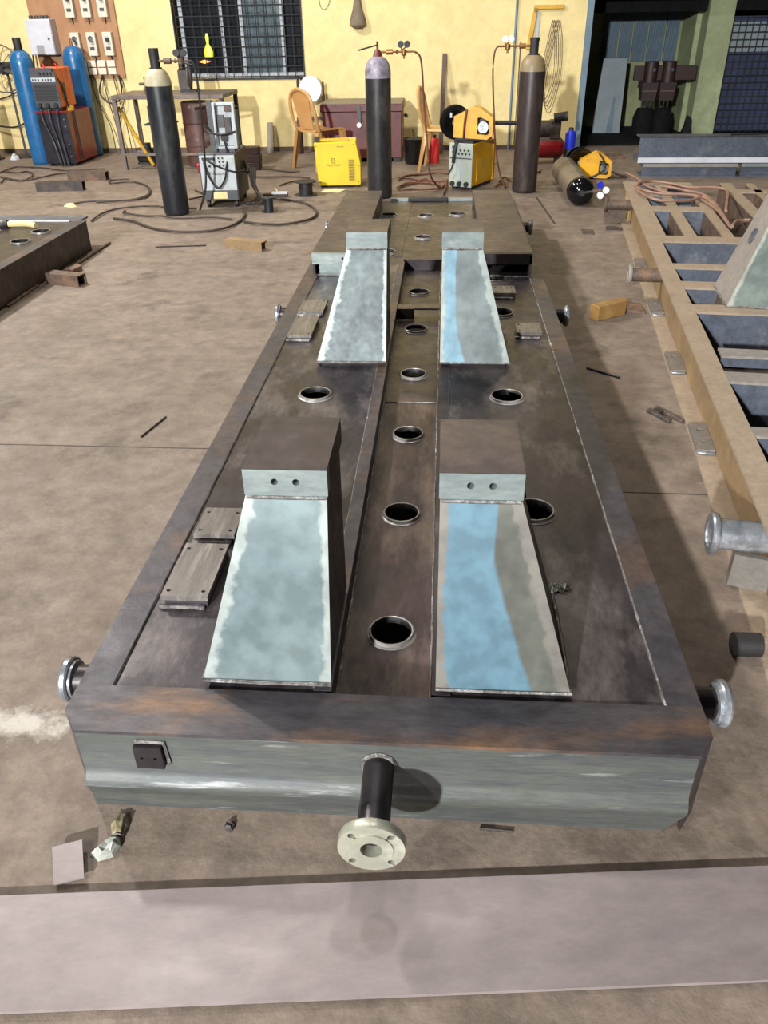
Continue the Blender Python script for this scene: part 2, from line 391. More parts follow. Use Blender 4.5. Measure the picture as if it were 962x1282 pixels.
# pale powder spilt on the slab left of the front pipe collar
def floor_spill():
    nt = MAT['floor'].node_tree; N = nt.nodes; L = nt.links; b = N['Principled BSDF']
    src = b.inputs['Base Color'].links[0].from_socket
    tc = N.new('ShaderNodeTexCoord'); mp = N.new('ShaderNodeMapping'); mp.vector_type = 'POINT'
    mp.inputs['Location'].default_value = (0.95*4.5, -1.20*16, 0); mp.inputs['Scale'].default_value = (4.5, 16, 1)
    ln = N.new('ShaderNodeVectorMath'); ln.operation = 'LENGTH'; L.new(tc.outputs['Object'], mp.inputs[0]); L.new(mp.outputs[0], ln.inputs[0])
    n = N.new('ShaderNodeTexNoise'); n.inputs['Scale'].default_value = 22; n.inputs['Detail'].default_value = 8; n.inputs['Roughness'].default_value = 0.7; L.new(tc.outputs['Object'], n.inputs['Vector'])
    a = N.new('ShaderNodeMath'); a.operation = 'MULTIPLY_ADD'; a.inputs[1].default_value = 2.2; L.new(n.outputs[0], a.inputs[0]); L.new(ln.outputs['Value'], a.inputs[2])
    r = N.new('ShaderNodeMapRange'); r.inputs[1].default_value = 1.35; r.inputs[2].default_value = 1.95; r.inputs[3].default_value = 0.75; r.inputs[4].default_value = 0; L.new(a.outputs[0], r.inputs[0])
    x = N.new('ShaderNodeMix'); x.data_type = 'RGBA'; L.new(r.outputs[0], x.inputs[0]); L.new(src, x.inputs[6]); x.inputs[7].default_value = S(188, 182, 172); L.new(x.outputs[2], b.inputs['Base Color'])
floor_spill()

# ================================================================== setting
WY = 10.3
struct('floor', MB().box(-9, 8, -3.5, 13.5, -0.1, 0.0), 'floor')
fl = bpy.data.objects['floor']
# saw-cut joints in the slab
for (a, b, w) in [((-6, 2.60), (-0.75, 2.555), 0.006), ((0.55, 2.30), (1.0, 2.29), 0.006), ((0.82, 7.35), (0.86, 6.3), 0.02), ((-6, 5.62), (-2.3, 5.95), 0.004)]:
    A = Vector((*a, 0)); B = Vector((*b, 0)); n = (B-A).cross(Vector((0, 0, 1))).normalized()*w/2
    mb = MB(); mb.hexa([A-n+Vector((0, 0, -.01)), A+n+Vector((0, 0, -.01)), B+n+Vector((0, 0, -.01)), B-n+Vector((0, 0, -.01)),
                        A-n+Vector((0, 0, .0006)), A+n+Vector((0, 0, .0006)), B+n+Vector((0, 0, .0006)), B-n+Vector((0, 0, .0006))])
    obj('floor_joint', mb, 'joint', fl)

# back wall with the window opening and the wide doorway at right
wx0, wx1, wz0, wz1 = -3.09, -1.62, 0.78, 2.1
dx0, dz1 = 1.60, 1.62
w = MB()
w.box(-9, wx0, WY, WY+.22, 0, 5); w.box(wx0, wx1, WY, WY+.22, 0, wz0); w.box(wx0, wx1, WY, WY+.22, wz1, 5); w.box(wx1, dx0, WY, WY+.22, 0, 5)
w.box(dx0, 8, WY, WY+.22, dz1, 5)
struct('wall_back', w, 'wall')
t = MB(); t.box(1.53, 1.60, WY-.012, WY+.24, 0, dz1+.06); t.box(1.60, 8, WY-.012, WY+.24, dz1, dz1+.06)
struct('trim_1', t, 'jamb')
struct('baseboard_back', MB().box(-9, 1.53, WY-.015, WY, 0, .05), 'rust')
# window: frame, mullions, panes, grille bars
wn = bpy.data.objects.new('window_1', None); COL.objects.link(wn); wn.location = (-2.355, WY, wz0); wn['kind'] = 'structure'
wn.matrix_basis = Matrix.Translation((-2.355, WY, wz0))
f = MB()
for z in (wz0, wz1-.05): f.box(wx0, wx1, WY+.10, WY+.14, z, z+.05)
obj('window_frame', f, 'mullion', wn, world=True)
for x in (-3.02, -2.56, -2.33, -1.86):
    obj('mullion', MB().box(x-.02, x+.02, WY+.09, WY+.13, wz0, wz1), 'mullion', wn, world=True)
obj('mullion', MB().box(-2.09, -2.075, WY+.11, WY+.13, wz0, wz1), 'glass_pale', wn, world=True)
for a, b, m in ((-3.07, -2.58, 'glass'), (-2.54, -2.35, 'glass'), (-2.31, -2.09, 'glass_pale'), (-2.075, -1.88, 'glass_pale'), (-1.84, wx1, 'glass')):
    obj('pane', MB().box(a, b, WY+.125, WY+.13, wz0+.03, wz1-.03), m, wn, world=True)
vb = MB().cyl((0, 0, 0), (0, 0, wz1-wz0), .006, n=6); hb = MB().cyl((0, 0, 0), (wx1-wx0, 0, 0), .006, n=6)
vo = obj('grille_bar', vb, 'grille', wn); vo.location = (wx0-(-2.355)+.01, .03, 0)
for i in range(1, 15):
    c = vo.copy(); COL.objects.link(c); c.parent = wn; c.location = (wx0+2.355+.01+i*(wx1-wx0-.02)/14, .03, 0)
ho = obj('grille_bar', hb, 'grille', wn); ho.location = (wx0+2.355, .03, .015)
for i in range(1, 13):
    c = ho.copy(); COL.objects.link(c); c.parent = wn; c.location = (wx0+2.355, .03, .015+i*.1)
for z, x0, x1 in ((-.012, wx0-.01, wx1+.01),):
    obj('grille_rail', MB().box(x0, x1, WY-.012, WY+.05, wz0+z-.004, wz0+z+.012), 'grille', wn, world=True)
for x in (wx0-.002, wx1-.006):
    obj('grille_rail', MB().box(x, x+.012, WY-.012, WY+.05, wz0-.012, wz1), 'grille', wn, world=True)
obj('window_backing', MB().box(wx0, wx1, WY+.2, WY+.21, wz0, wz1), 'black_matte', wn, world=True)  # black sheet closing the opening behind the panes

# space behind the doorway
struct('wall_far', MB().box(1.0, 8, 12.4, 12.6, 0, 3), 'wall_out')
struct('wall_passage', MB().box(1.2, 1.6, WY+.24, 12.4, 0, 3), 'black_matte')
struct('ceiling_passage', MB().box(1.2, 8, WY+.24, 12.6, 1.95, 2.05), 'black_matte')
struct('passage_floor_shade', MB().box(1.6, 8, WY+.24, 12.4, 0.0, 0.012), 'black_matte')  # black layer paints the passage floor as unlit
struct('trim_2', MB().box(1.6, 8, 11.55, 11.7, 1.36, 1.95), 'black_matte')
p = MB().hexa([(3.06, 11.9, 0), (3.42, 11.55, 0), (3.62, 11.75, 0), (3.30, 12.3, 0), (3.06, 11.9, 1.95), (3.42, 11.55, 1.95), (3.62, 11.75, 1.95), (3.30, 12.3, 1.95)])
p = MB(); p.box(3.10, 3.42, 11.75, 12.4, 0, 1.95)
p.box(3.16, 3.46, 11.45, 11.76, 0, 1.95)
struct('pillar_passage', p, 'pillar')
# mesh window of the passage
w2 = bpy.data.objects.new('window_2', None); COL.objects.link(w2); w2['kind'] = 'structure'; w2.matrix_basis = Matrix.Translation((4.3, 11.62, 0.02))
obj('backing', MB().box(3.48, 5.2, 11.68, 11.70, .02, 1.30), 'mesh_blue', w2, world=True)
obj('pale_strip', MB().box(3.50, 5.2, 11.66, 11.675, .92, 1.24), 'panel_pale', w2, world=True)
b1 = obj('mesh_bar', MB().box(-.005, .005, -.005, .005, 0, 1.28), 'grille', w2); b1.location = (-.78, 0, 0)
for i in range(1, 20):
    c = b1.copy(); COL.objects.link(c); c.parent = w2; c.location = (-.78+i*.08, 0, 0)
b2 = obj('mesh_bar', MB().box(-.82, .9, -.005, .005, -.005, .005), 'grille', w2); b2.location = (0, -.008, .02)
for i in range(1, 17):
    c = b2.copy(); COL.objects.link(c); c.parent = w2; c.location = (0, -.008, .02+i*.078)

# ================================================================== main skid
H = .215; XL, XR, YF, YB = -.715, .522, 1.0, 6.12
ix0, ix1, iy0 = -.645, .455, 1.12; cx0, cx1 = -.2, 0.0; YS = 4.45
sk = thing('equipment_skid', 'long dark welded steel skid base with four tall pedestals, in the middle of the floor', 'skid', (-.097, 3.56, 0))
P = lambda n, mb, m, par=sk, **k: obj(n, mb, m, par, world=True, **k)
# front rail: vertical web with a rolled lip near the foot, right lower corner cut
prof = [(1.0, H-.008), (1.0, .106), (.997, .098), (.990, .086), (.986, .076), (.9865, .068), (.991, .056), (.996, .040), (1.0, .0)]
fr = MB(); n = len(prof)
vs = []
for y, z in prof:
    xr = .487 if z > .05 else .455+z/.05*.032
    vs += [(-.677, y, z), (xr, y, z)]
for y, z in prof: vs += [(-.677, 1.012, z), (.487 if z > .05 else .455+z/.05*.032, 1.012, z)]
fs = []
for i in range(n-1): fs += [(2*i, 2*i+1, 2*i+3, 2*i+2), (2*n+2*i, 2*n+2*i+2, 2*n+2*i+3, 2*n+2*i+1), (2*i, 2*i+2, 2*n+2*i+2, 2*n+2*i), (2*i+1, 2*n+2*i+1, 2*n+2*i+3, 2*i+3)]
fs += [(0, 2*n, 2*n+1, 1), (2*n-2, 2*n-1, 4*n-1, 4*n-2)]
fr.add(vs, fs); P('front_rail', fr, 'steel_face')
P('corner_plate', MB().prism([(-.677, 1.0), (-.677, 1.012), (-.707, 1.052), (XL, 1.05)], 0, H-.008), 'rim')
P('corner_plate', MB().prism([(.487, 1.0), (XR, 1.046), (.512, 1.05), (.487, 1.012)], .0, H-.008), 'rim')
# top flanges of the perimeter channels
P('front_flange', MB().prism([(-.677, 1.0), (.490, 1.0), (XR, 1.046), (XR, 1.12), (XL, 1.12), (XL, 1.05)], H-.008, H), 'rim_front')
P('side_flange', MB().box(XL, ix0, 1.12, YB, H-.008, H), 'rim')
P('side_flange', MB().box(ix1, XR, 1.12, YB, H-.008, H), 'rim')
P('side_rail', MB().box(XL, XL+.01, 1.05, YB, 0, H-.008).box(XL, XL+.07, 1.05, YB, 0, .008), 'rim')
P('side_rail', MB().box(XR-.01, XR, 1.05, YB, 0, H-.008).box(XR-.07, XR, 1.05, YB, 0, .008), 'rim')
P('rear_rail', MB().box(XL, XR, YB-.012, YB, 0, H-.008), 'rim')
# deck plates, a hair below the flanges, with real holes
dz0, dz1_ = H-.016, H-.006
P('deck_plate', MB().plate(ix0, cx0, iy0, YS, dz0, dz1_, [(-.438, 2.583, .052)], n=32), 'deck')
P('deck_plate', MB().plate(cx1, ix1, iy0, YS, dz0, dz1_, [(.264, 1.825, .052), (.242, 2.583, .052), (.275, 3.514, .052), (.275, 4.053, .052)], n=32), 'deck')
P('deck_plate', MB().plate(ix0, cx0-.03, YS, YB-.012, dz0, dz1_, [(-.315, 4.60, .05), (-.36, 5.59, .05)], n=28), 'deck_grey')
P('deck_plate', MB().plate(cx1+.02, ix1, YS, YB-.012, dz0, dz1_, [(.104, 5.611, .05)], n=28), 'deck_grey')
P('centre_plate', MB().plate(cx0-.03, cx1+.02, YS, YB-.012, dz0, dz1_, [(-.112, 4.948, .046), (-.112, 5.562, .046)], n=28), 'deck_grey')
cz = .150
P('centre_plate', MB().plate(cx0, cx1, iy0, 2.66, cz-.008, cz, [(-.095, 1.38, .047), (-.096, 1.89, .047), (-.098, 2.395, .047)], n=32), 'deck_red')
P('centre_plate', MB().plate(cx0, cx1, 2.66, YS, cz-.008, cz+.001, [(-.099, 2.922, .047), (-.106, 3.453, .047), (-.109, 4.02, .047)], n=32), 'deck_grey')
P('channel_wall', MB().box(cx0-.008, cx0, iy0, YS, cz-.04, dz1_), 'deck_grey')
P('channel_wall', MB().box(cx1, cx1+.008, iy0, YS, cz-.04, dz1_), 'deck_grey')
P('channel_wall', MB().box(cx0, cx1, YS, YS+.008, cz-.008, dz0), 'deck_grey')
P('channel_wall', MB().box(cx0, cx1, iy0-.008, iy0, cz-.04, H-.008), 'deck_grey')
# raised flange strips beside the channel
P('channel_strip', MB().box(-.236, cx0, iy0+.01, 4.40, dz1_, dz1_+.0035), 'rim')
P('channel_strip', MB().box(cx1, .038, iy0+.01, 4.40, dz1_, dz1_+.0035), 'deck_grey')
P('channel_strip', MB().box(-.262, -.222, YS+.05, 6.05, dz1_, dz1_+.004), 'deck_grey')
P('channel_strip', MB().box(.008, .03, YS+.05, 6.05, dz1_, dz1_+.004), 'deck_grey')
# collars round the holes; inner walls coloured dark for the shade inside
def ring(x, y, z, r):
    m_ = MB(); m_.mi = 1; m_.lathe([(r, -.008), (r, .0095)], 32, Matrix.Translation((x, y, z))); m_.mi = 0
    P('hole_collar', m_.lathe([(r, .0095), (r+.001, .011), (r+.0035, .011), (r+.0045, .010), (r+.005, .003), (r+.011, .0005), (r+.011, -.004)], 32, Matrix.Translation((x, y, z))), ['ring', 'dark'])
for x, y in ((-.095, 1.38), (-.096, 1.89), (-.098, 2.395), (-.099, 2.922), (-.106, 3.453), (-.109, 4.02)): ring(x, y, cz, .047)
for x, y in ((-.438, 2.583), (.264, 1.825), (.242, 2.583), (.275, 3.514), (.275, 4.053)): ring(x, y, dz1_, .052)
for x, y, r in ((-.315, 4.60, .05), (-.36, 5.59, .05), (.104, 5.611, .05), (-.112, 4.948, .046), (-.112, 5.562, .046)): ring(x, y, dz1_, r)
# weld seams
def bead(pts, r=.003):
    Q = []
    for a, b in zip(pts[:-1], pts[1:]):
        A = Vector(a); B = Vector(b); k = max(2, int((B-A).length/.03))
        for i in range(k): Q.append(A+(B-A)*i/k+Vector((random.uniform(-1, 1)*.0012, random.uniform(-1, 1)*.0012, 0)))
    Q.append(Vector(pts[-1])); P('weld_seam', MB().tube(Q, r, 5), 'weld')
bead([(ix0, iy0, H-.004), (ix0, 4.1, H-.004)]); bead([(ix1, iy0, H-.004), (ix1, 4.1, H-.004)], .0042)
bead([(ix0, iy0, H-.004), (-.21, iy0, H-.004)], .0025); bead([(.01, iy0, H-.004), (ix1, iy0, H-.004)], .0025)
bead([(cx0+.002, iy0+.02, cz+.002), (cx0+.002, 4.4, cz+.002)], .003); bead([(cx1-.002, iy0+.02, cz+.002), (cx1-.002, 4.4, cz+.002)], .003)
bead([(cx0+.004, 2.66, cz+.002), (cx1-.004, 2.66, cz+.002)], .0022)
bead([(-.236, iy0+.02, dz1_+.002), (-.236, 4.35, dz1_+.002)], .0018); bead([(.04, 1.5, dz1_+.002), (.04, 4.35, dz1_+.002)], .0018)
# bright ground rear edge and the dark strip on it
P('rear_edge', MB().box(-.38, -.25, YB-.03, YB+.002, H-.006, H+.012), 'machined')
P('rear_edge', MB().box(.04, .23, YB-.03, YB+.002, H-.006, H+.012), 'machined')
P('rear_edge', MB().box(-.25, .04, YB-.05, YB+.004, H-.006, H+.018), 'black_rubber', bevel=.004)
P('tie_bar_and_shadow', MB().box(cx0, .012, 3.60, 3.66, .196, .204), 'deck_grey')
P('tie_bar_and_shadow', MB().box(cx0, -.12, 3.588, 3.60, .155, .205), 'pipe_dark')  # dark plate standing in for the bar's shadow at its left end

def pedestal(par, T, s, fm, wb=.257, wt=.150, D=.318, lean=.095, h=.445, bh=.055, holes=True, body='pipe_dark', cap=('plate_top', 'machined'), world=True):
    hb = h-bh
    def q(pts): return pts if s > 0 else [pts[1], pts[0], pts[3], pts[2], pts[5], pts[4], pts[7], pts[6]]
    X = lambda x: s*x
    b = MB(T); b.hexa(q([(0, .003, 0), (X(wb-.004), .003, 0), (X(wb-.004), D, 0), (0, D, 0), (0, lean+.003, hb), (X(wt-.006), lean+.003, hb), (X(wt-.006), D, hb), (0, D, hb)]))
    b.box(*sorted((X(.006), X(wb-.014))), .012, D-.004, -.016, 0)
    bo = obj('pedestal', b, body, par, world=world)
    t = .006
    f = MB(T); pts = [(X(-.004), -t, 0), (X(wb), -t, 0), (X(wb), .003, 0), (X(-.004), .003, 0), (X(-.004), lean-t, hb), (X(wt), lean-t, hb), (X(wt), lean+.003, hb), (X(-.004), lean+.003, hb)]
    uv = [(0, 0), (1, 0), (1, 0), (0, 0), (0, 1), (1, 1), (1, 1), (0, 1)]
    if s < 0: uv = [(1-a, c) for a, c in uv]
    # u always runs left to right
    f.hexa(pts)
    fo = obj('front_plate', f, fm, bo, smooth=False)
    if world:
        r = par
        while r.parent: r = r.parent
        fo.data.transform(r.matrix_basis.inverted())
    ul = fo.data.uv_layers.new(name='UVMap')
    for l in fo.data.loops: ul.data[l.index].uv = uv[l.vertex_index]
    # cap block with drilled, machined front
    x0, x1 = sorted((X(-.006), X(wt+.002))); yf = lean-.004; yb = yf+.222
    c = MB(T); c.mi = 0
    c.box(x0, x1, yf+.03, yb, hb, h)
    c.mi = 1
    c.T = T @ Matrix(((1, 0, 0, 0), (0, 0, -1, yf+.03), (0, 1, 0, 0), (0, 0, 0, 1)))
    xm = (x0+x1)/2; zc = hb+bh*.52
    c.plate(x0, x1, hb, h-.0015, 0, .03, [(xm-.02, zc, .0068), (xm+.02, zc, .0068)] if holes else [], n=14)
    c.mi = 0; c.T = T; c.box(x0, x1, yf+.0005, yf+.03, h-.0015, h)
    co = obj('cap_block', c, list(cap), bo)
    l = obj('weld_seam', MB(T).tube([(x0+.004, lean-.006, hb-.003), ((x0+x1)/2, lean-.007, hb-.003), (x1-.004, lean-.006, hb-.003)], .004, 5), 'weld', bo)
    l2 = obj('weld_seam', MB(T).tube([(X(-.004), -t-.002, .002), (X(wb/2), -t-.003, .002), (X(wb), -t-.002, .002), (X(wb+.002), D*.5, .002), (X(wb), D, .002)], .004, 5), 'weld', bo)
    if world:
        for o in (co, l, l2): o.data.transform(r.matrix_basis.inverted())
    return bo
z0 = dz1_
pedestal(sk, Matrix.Translation((-.204, 1.140, z0+.016)), -1, 'face_cyan', wb=.256, wt=.148, D=.315, lean=.095, h=.435)
pedestal(sk, Matrix.Translation((.012, 1.138, z0+.016)), 1, 'face_lit_blue', wb=.26, wt=.145, D=.315, lean=.097, h=.435)
pedestal(sk, Matrix.Translation((-.207, 2.87, z0+.016)), -1, 'face_grey', wb=.264, wt=.146, D=.34, lean=.135, h=.455, bh=.058, holes=False)
pedestal(sk, Matrix.Translation((.008, 2.87, z0+.016)), 1, 'face_lit_strip', wb=.262, wt=.145, D=.34, lean=.135, h=.455, bh=.058, holes=False)

# bolted pads
def pad(x0, x1, y0, y1, zt, m='pad'):
    b = P('mounting_pad', MB().plate(x0, x1, y0, y1, zt-.012, zt, [(x, y, .0055) for x in (x0+.014, x1-.014) for y in (y0+.022, y1-.022)], n=10), m)
    u = MB().box(x0+.006, x1-.004, y0+.006, y1-.004, z0, zt-.012); o = obj('pad_base', u, 'rim', b); o.data.transform(sk.matrix_basis.inverted())
    e = MB().box(x0-.006, x1-.008, y0-.006, y0+.006, z0, z0+.01); o = obj('weld_seam', e, 'weld', b, bevel=.003); o.data.transform(sk.matrix_basis.inverted())
pad(-.622, -.513, 1.376, 1.590, .243); pad(-.620, -.513, 1.640, 1.770, .236)
pad(-.643, -.528, 3.462, 3.640, .231); pad(-.634, -.533, 3.135, 3.385, .236)
pad(.250, .357, 3.735, 3.853, .238); pad(.321, .425, 3.188, 3.310, .236)

# low box supports at the far end
def low_box(x0, x1, open_front):
    y0, y1, zt = 4.105, 5.83, .328
    b = MB(); b.mi = 0; b.box(x0, x1, y0+.02, y1, zt-.012, zt); b.mi = 1
    b.T = Matrix(((1, 0, 0, 0), (0, 0, -1, y0+.02), (0, 1, 0, 0), (0, 0, 0, 1)))
    if not open_front:
        xm = x0+.16; b.plate(x0, x1, zt-.055, zt-.001, 0, .02, [(xm, zt-.026, .006), (xm+.04, zt-.026, .006)], n=12)
    else:
        b.plate(x0, x1, zt-.055, zt-.001, 0, .02)
    o = P('support_box', b, ['plate_top', 'machined' if not open_front else 'deck_grey'])
    def sub(n, mb, m): q = obj(n, mb, m, o); q.data.transform(sk.matrix_basis.inverted())
    sub('side_plate', MB().box(x0, x0+.012, y0+.02, y1, z0, zt-.012), 'deck_grey')
    sub('side_plate', MB().box(x1-.012, x1, y0+(.02 if not open_front else .0), y1, z0, zt-.012), 'deck_grey' if not open_front else 'collar')
    sub('back_plate', MB().box(x0, x1, y1-.012, y1, z0, zt-.012), 'deck_grey')
    if not open_front: sub('front_plate', MB().box(x0+.03, x1-.01, y0+.045, y0+.055, z0, zt-.055), 'machined')
    sub('weld_seam', MB().tube([(x0, y0+(.02 if not open_front else 0), z0+.003), (x1, y0+(.02 if not open_front else 0), z0+.003)], .004, 5), 'weld')
low_box(-.668, -.420, False); low_box(.208, .462, True)

# pipe stubs with collars on the long sides
def stub(x0, x1, y, z, r, R, par=sk, mp='pipe_dark', mc='collar', world=True):
    s = 1 if x1 > x0 else -1
    o = obj('pipe_stub', MB().cyl((x0, y, z), (x1-s*.012, y, z), r, n=20), mp, par)
    M = Matrix.Translation((x1, y, z)) @ Matrix.Rotation(s*math.pi/2, 4, 'Y')
    f = obj('collar', MB().lathe([(0, -.004), (r*.8, -.004), (r*.85, 0), (R*.92, 0), (R, -.005), (R, -.014), (R*.93, -.018), (R*.86, -.018), (R*.84, -.024), (r, -.026)], 28, M), mc, o)
    if world:
        for q in (o, f): q.data.transform(sk.matrix_basis.inverted())
    return o
for y in (1.218, 3.73, 5.60):
    stub(XL, -.800, y, .130, .033, .050); stub(XR, .612, y, .130, .033, .050)
# front stub with a four-bolt flange
o = P('pipe_stub', MB().cyl((-.096, 1.0, .153), (-.096, .842, .153), .029, n=24), 'pipe_dark')
fl_ = MB(); Mf = Matrix.Translation((-.096, .842, .153)) @ Matrix.Rotation(math.pi/2, 4, 'X') @ Matrix.Rotation(math.radians(45), 4, 'Z')
fl_.T = Mf
an = 48
# flange disc: face with real bolt holes made as radial patches
def flange_face(z, flip, ring_in, ring_out, bolts, br):
    # four sectors, each with one hole
    for q in range(4):
        a0 = q*math.pi/2-math.pi/4; n_ = 14
        bc = (bolts*math.cos(q*math.pi/2), bolts*math.sin(q*math.pi/2))
        per = []
        for i in range(n_+1): t = a0+math.pi/2*i/n_; per.append((ring_out*math.cos(t), ring_out*math.sin(t)))
        for i in range(n_, -1, -1): t = a0+math.pi/2*i/n_; per.append((ring_in*math.cos(t), ring_in*math.sin(t)))
        m = len(per); vs = [(x, y, z) for x, y in per]
        for x, y in per:
            t = math.atan2(y-bc[1], x-bc[0]); vs.append((bc[0]+br*math.cos(t), bc[1]+br*math.sin(t), z))
        fl_.add(vs, [(i, (i+1) % m, m+(i+1) % m, m+i) for i in range(m)])
        vs = [];
        for zz in (z, z-.02):
            for i in range(12):
                t = 2*math.pi*i/12; vs.append((bc[0]+br*math.cos(t), bc[1]+br*math.sin(t), zz))
        fl_.add(vs, [(i, (i+1) % 12, 12+(i+1) % 12, 12+i) for i in range(12)])
flange_face(.020, False, .038, .058, .0475, .006)
fl_.lathe([(.058, .020), (.0585, .019), (.0585, .001), (.058, 0), (.029, 0)], 56)
fl_.lathe([(.038, .020), (.038, .0225), (.019, .0225), (.019, -.03), (0, -.03)], 40)
ff = obj('pipe_flange', fl_, 'flange', o); ff.data.transform(sk.matrix_basis.inverted())
for yy in (.998, .848):
    ww = obj('weld_seam', MB().torus((-.096, yy, .153), (0, 1, 0), .0305, .0048, 24, 6), 'weld', o); ww.data.transform(sk.matrix_basis.inverted())
# small drilled lug on the front rail
lg = MB(); lg.T = Matrix(((1, 0, 0, 0), (0, 0, -1, 1.0), (0, 1, 0, 0), (0, 0, 0, 1)))
lg.plate(-.562, -.508, .134, .190, 0, .016, [(-.548, .162, .003), (-.522, .162, .003)], n=10)
P('lug_plate', lg, 'pipe_dark')
P('weld_seam', MB().tube([(-.560, .998, .193), (-.506, .998, .193), (-.503, .998, .134)], .005, 5), 'weld')
# crumpled weld spatter on the right deck
sp = MB()
for i in range(26):
    x = .293+random.uniform(-.02, .022); y = 1.485+random.uniform(-.012, .012); a = random.uniform(0, 3.1)
    d = Vector((math.cos(a), math.sin(a), random.uniform(-.1, .5)))*random.uniform(.012, .03)
    c_ = Vector((x, y, z0+.004)); sp.tube([c_-d*.5, c_+d*.5+Vector((0, 0, .004))], random.uniform(.001, .003), 4)
P('weld_spatter', sp, 'foil')

# ================================================================== tan skid on the right
TH = math.atan(.114); HT = .25
s2 = thing('equipment_skid', 'tan painted steel skid frame with open cross members, cut off by the right edge', 'skid', (.635, 0, 0), -TH)
Q = lambda n, mb, m, par=s2, **k: obj(n, mb, m, par, **k)
V0, V1 = 1.30, 6.66; UW = 1.30
r = MB(); r.mi = 0; r.box(0, .08, V0, V1, HT-.009, HT); r.mi = 1; r.box(.068, .077, V0, V1, .008, HT-.009); r.mi = 2; r.box(.0, .077, V0, V1, 0, .008)
Q('side_rail', r, ['tan', 'tan_web', 'tan'])
Q('side_rail', MB().box(UW-.08, UW, V0, V1, HT-.009, HT).box(UW-.077, UW-.068, V0, V1, 0, HT-.009), 'tan')
for v0, v1, u0, wd in ((4.745, 4.885, .08, .25), (4.185, 4.266, .08, .25), (3.83, 3.94, .08, .25), (3.465, 3.578, .08, .25), (2.94, 3.022, .10, .045), (2.684, 2.778, .08, .25), (2.255, 2.32, .08, .25), (1.75, 1.84, .08, .25), (V0, V0+.09, .0, .25)):
    m = MB(); m.mi = 0; m.box(u0, UW-.08, v0, v1, HT-.010, HT-.001); m.mi = 1; m.box(u0, UW-.08, v0, v0+.009, HT-wd, HT-.010)
    Q('cross_member', m, ['primer_grey' if v0 < 3.1 else 'tan', 'blue_steel'])
for v0, v1 in ((5.61, 5.74), (6.12, 6.22), (6.56, 6.66)):
    m = MB(); m.mi = 0; m.box(.08, .50, v0, v1, HT-.010, HT-.001); m.mi = 1; m.box(.08, .50, v0, v0+.009, .0, HT-.010); Q('cross_member', m, ['tan', 'blue_steel'])
for u0, u1 in ((.08, .118), (.226, .293), (.440, .500)):
    m = MB(); m.mi = 0; m.box(u0, u1, 4.885, V1-.1, HT-.0105, HT-.0005); m.mi = 1; m.box(u0, u0+.008, 4.885, V1-.1, 0, HT-.0105); Q('long_member', m, ['tan', 'rust'])
m = MB(); m.mi = 0; m.box(.715, .79, 4.0, V1, HT-.0105, HT-.0005); m.mi = 1; m.box(.782, .79, 4.0, V1, 0, HT-.0105); m.box(.715, .723, 4.0, V1, 0, HT-.0105); Q('long_member', m, ['tan', 'rust'])
m = MB(); m.mi = 0; m.box(.90, .95, 5.4, V1, HT-.0105, HT-.0005); m.mi = 1; m.box(.90, .908, 5.4, V1, 0, HT-.0105); Q('long_member', m, ['tan', 'rust'])
m = MB(); m.mi = 0; m.box(.79, UW-.08, 6.3, 6.4, HT-.0105, HT-.0005); m.mi = 1; m.box(.79, UW-.08, 6.3, 6.308, 0, HT-.0105); Q('cross_member', m, ['tan', 'rust'])
Q('floor_pan', MB().box(.50, .715, 4.9, V1, .02, .028), 'rust')
pp = MB().box(.09, .30, 3.578, 3.586, .08, HT-.012); Q('infill_plate', pp, 'rust')
Q('infill_plate', MB().box(.235, .241, 3.58, 3.83, .06, HT-.012), 'rust')
pedestal(s2, Matrix.Translation((.222, 3.545, HT)), 0 or 1, 'face_green', wb=.30, wt=.17, D=.33, lean=.06, h=.47, body='primer_grey', cap=('tan', 'machined'), world=False) if False else None
def ped2():
    h = .42
    b = MB().hexa([(.222, 3.553, HT), (.52, 3.553, HT), (.52, 3.873, HT), (.222, 3.873, HT), (.37, 3.64, HT+h), (.52, 3.64, HT+h), (.52, 3.873, HT+h), (.37, 3.873, HT+h)])
    bo = Q('pedestal', b, 'primer_grey')
    f = MB().hexa([(.220, 3.545, HT), (.524, 3.545, HT), (.524, 3.553, HT), (.220, 3.553, HT), (.366, 3.632, HT+h), (.524, 3.632, HT+h), (.524, 3.64, HT+h), (.366, 3.64, HT+h)])
    fo = Q('front_plate', f, 'face_green', bo, smooth=False); ul = fo.data.uv_layers.new(name='UVMap')
    uv = [(0, 0), (1, 0), (1, 0), (0, 0), (0, 1), (1, 1), (1, 1), (0, 1)]
    for l in fo.data.loops: ul.data[l.index].uv = uv[l.vertex_index]
    Q('cap_block', MB().box(.36, .53, 3.63, 3.85, HT+h, HT+h+.055), 'plate_top', bo)
    Q('weld_seam', MB().tube([(.222, 3.873, HT+.002), (.220, 3.545, HT+.002), (.52, 3.543, HT+.002)], .005, 5), 'weld', bo)
    # oval slot in the slanted side
    d = Vector((.148, 0, h)).normalized(); nrm = Vector((-h, 0, .148)).normalized()
    M = Matrix.Translation((.222+.148*.62-.001, 3.74, HT+h*.62)) @ Matrix((( 0, d.x, nrm.x, 0), (1, 0, 0, 0), (0, d.z, nrm.z, 0), (0, 0, 0, 1))) 
    Q('slot_rim', MB().lathe([(.034, -.001), (.034, .003), (.028, .003), (.028, .0012), (0, .0012)], 24, M), ['blue_steel'], bo)
ped2()
